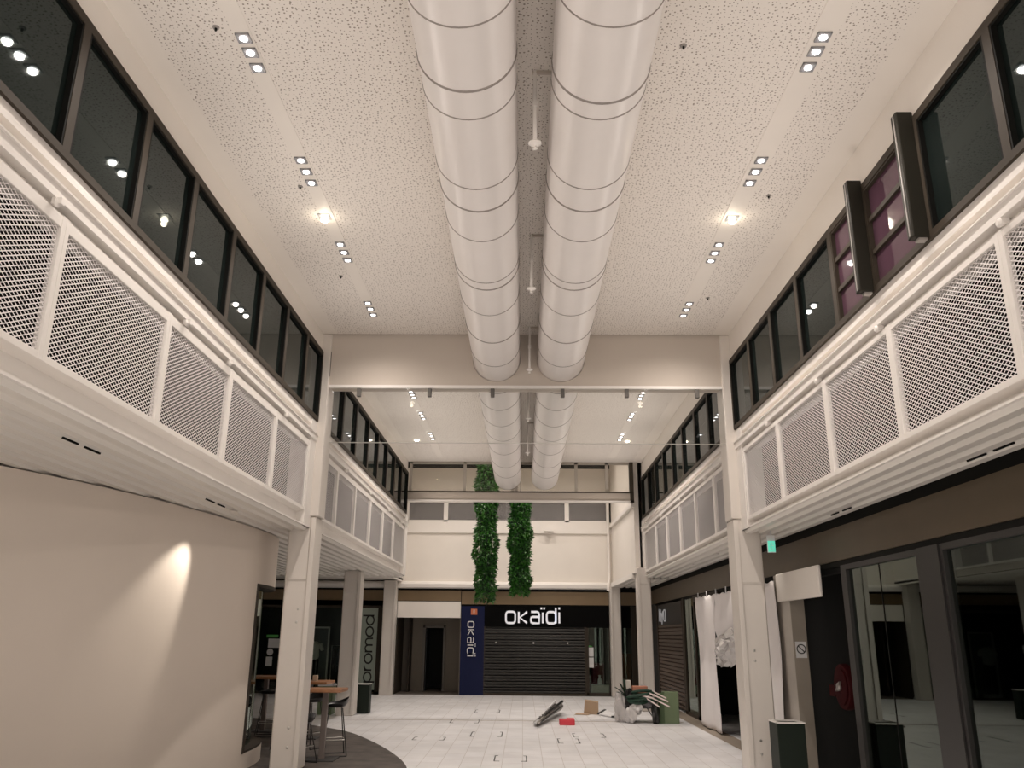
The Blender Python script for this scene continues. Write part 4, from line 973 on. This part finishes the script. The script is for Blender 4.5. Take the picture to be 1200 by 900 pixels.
# trolley
t = thing('rubbish_trolley', 'trolley heaped with plastic bags, green garlands and pale rods', 'trolley', (2.55, 19.5, 0))
MB().tube([(2.42, 19.3, .01), (2.45, 19.3, .30), (2.86, 19.3, .30), (2.90, 19.3, .01)], .014, 8).tube([(2.42, 19.8, .01), (2.45, 19.8, .30), (2.86, 19.8, .30), (2.90, 19.8, .01)], .014, 8).bar((2.62, 19.3, .42), (2.88, 19.3, .02), .02).bar((2.45, 19.3, .3), (2.45, 19.8, .3), .02).bar((2.86, 19.3, .3), (2.86, 19.8, .3), .02).build('frame', BLKPL, t)
MB().cbox(2.3, 2.9, 19.2, 19.9, .30, .36, .01).build('tray', CHAR, t)
def blob(c, rx, ry_, rz_, seed, mt, nm2, am=.18, par=t):
    r = random.Random(seed); V = []; Fs = []; n1, n2 = 14, 9; ph = [r.uniform(0, 6) for _ in range(4)]
    for j in range(n2+1):
        th = PI*j/n2
        for i in range(n1):
            a = 2*PI*i/n1; k3 = 1+am*math.sin(3*a+ph[0]+2*th)+am*.6*math.sin(5*a+ph[1]-3*th)+r.uniform(-.04, .04)
            V.append((c[0]+rx*math.sin(th)*math.cos(a)*k3, c[1]+ry_*math.sin(th)*math.sin(a)*k3, max(.008, c[2]+rz_*math.cos(th)*k3)))
    for j in range(n2):
        for i in range(n1): l = (i+1) % n1; Fs.append((j*n1+i, j*n1+l, j*n1+n1+l, j*n1+n1+i))
    return MB().add(V, Fs).build(nm2, mt, par, smooth=False)
blob((2.34, 19.15, .17), .13, .15, .17, 1, PLASTIC, 'plastic_bag'); blob((2.14, 19.4, .30), .14, .16, .30, 2, PLASTIC, 'plastic_bag', .25)
blob((2.47, 19.2, .30), .13, .12, .11, 3, PLASTIC, 'plastic_bag', .25); blob((2.74, 19.3, .40), .17, .16, .10, 4, mat('grey_bag', (.16, .15, .16), .3), 'grey_bag')
blob((2.34, 19.35, .42), .14, .15, .24, 5, BLKPL, 'dark_bag'); blob((2.84, 19.05, .2), .08, .10, .22, 6, BLKPL, 'black_bag')
blob((2.55, 19.5, .45), .30, .25, .16, 7, LEAFD, 'garland_heap')
for i in range(6):
    cx, cz, rr = 2.50+.035*i, .47+.045*(i % 4), .20+.03*(i % 3)
    MB().tube([(cx+rr*1.15*math.cos(a*PI/10), 19.3+rr*.9*math.sin(a*PI/10), cz+.06*math.sin(a*PI/10+i)) for a in range(20)], .030, 7, close=True).build('garland_loop', HOSE, t, True)
MB().cbox(2.42, 2.74, 19.35, 19.6, .60, .74, .01).build('orange_carton', mat('salmon_card', (.50, .22, .14), .7), t)
MB().cbox(2.28, 2.38, 19.4, 19.52, .55, .86, .01).build('white_carton', mat('cream_card', (.62, .58, .52), .7), t)
for i, (a, b_) in enumerate((((2.72, 19.1, .62), (3.10, 18.9, .46)), ((2.70, 19.15, .56), (3.12, 18.85, .36)), ((2.62, 19.1, .54), (2.90, 18.85, .36)), ((2.5, 19.15, .58), (2.8, 18.95, .52)), ((2.8, 19.2, .66), (3.08, 19.0, .52)))):
    MB().tube([a, b_], .016, 8).build('pale_rod', TUBEW, t, True)
for a in ((2.13, .80), (2.02, .72), (2.22, .88), (2.06, .62)):
    MB().bar((2.27, 19.4, .55), (a[0], 19.3, a[1]), .045, .012).build('stiff_leaf', LEAFD, t)
t = thing('green_box', 'tall sage green box beside the rubbish trolley', 'box', (3.2, 19.3, 0))
MB().cbox(3.05, 3.37, 19.15, 19.45, 0, .64, .006).build('body', GREENB, t)
MB().add([(3.05, 19.15, .0), (2.93, 19.22, .0), (2.93, 19.22, .60), (3.05, 19.15, .64), (3.055, 19.18, .0), (2.94, 19.25, .0), (2.94, 19.25, .60), (3.055, 19.18, .64)], [(0,1,2,3),(7,6,5,4),(0,4,5,1),(1,5,6,2),(2,6,7,3),(3,7,4,0)]).build('side_flap', mat('dark_sage', (.10, .15, .075), .6), t)

# ------------------------------------------------------------------ dark corner marks around floor hatches
import sys
def floorpt(px, py):
    d = cam.matrix_world.to_3x3() @ _d((px, py)); tt = -1.8/d.z; return d.x*tt, d.y*tt
marks = [(579, 886, 614, 892, 'black cornered floor hatch nearest the viewer'), (551, 858, 585, 863, 'black cornered floor hatch in the middle of the hall'), (655, 866, 678, 871, 'black cornered floor hatch in front of the red box'),
         (673, 860, 707, 864, 'black cornered floor hatch right of the red box'), (483, 864, 517, 867, 'black cornered floor hatch left of the middle one'), (527, 843, 558, 847, 'small black cornered floor hatch behind the middle one'), (556, 832, 583, 835, 'small black cornered floor hatch before the roller shutter')]
for (a, b_, c, d, lab) in marks:
    x0, y0_ = floorpt(a, d); x1, y1_ = floorpt(c, b_)
    x1 = x0+(c-a)/969.6*y0_*1.0
    t = thing('floor_hatch', lab, 'floor hatch', (x0, y0_, 0), 'black cornered floor hatches'); w = .009; z = .004; L = .08
    for (cx, sx) in ((x0, 1), (x1, -1)):
        MB().box(cx-w, cx+w, y0_, y1_, 0.0, z).box(cx, cx+sx*L, y0_-w*1.2, y0_+w*1.2, 0, z).box(cx, cx+sx*L*.6, y1_-w, y1_+w, 0, z).build('corner_strip', BLKPL, t)
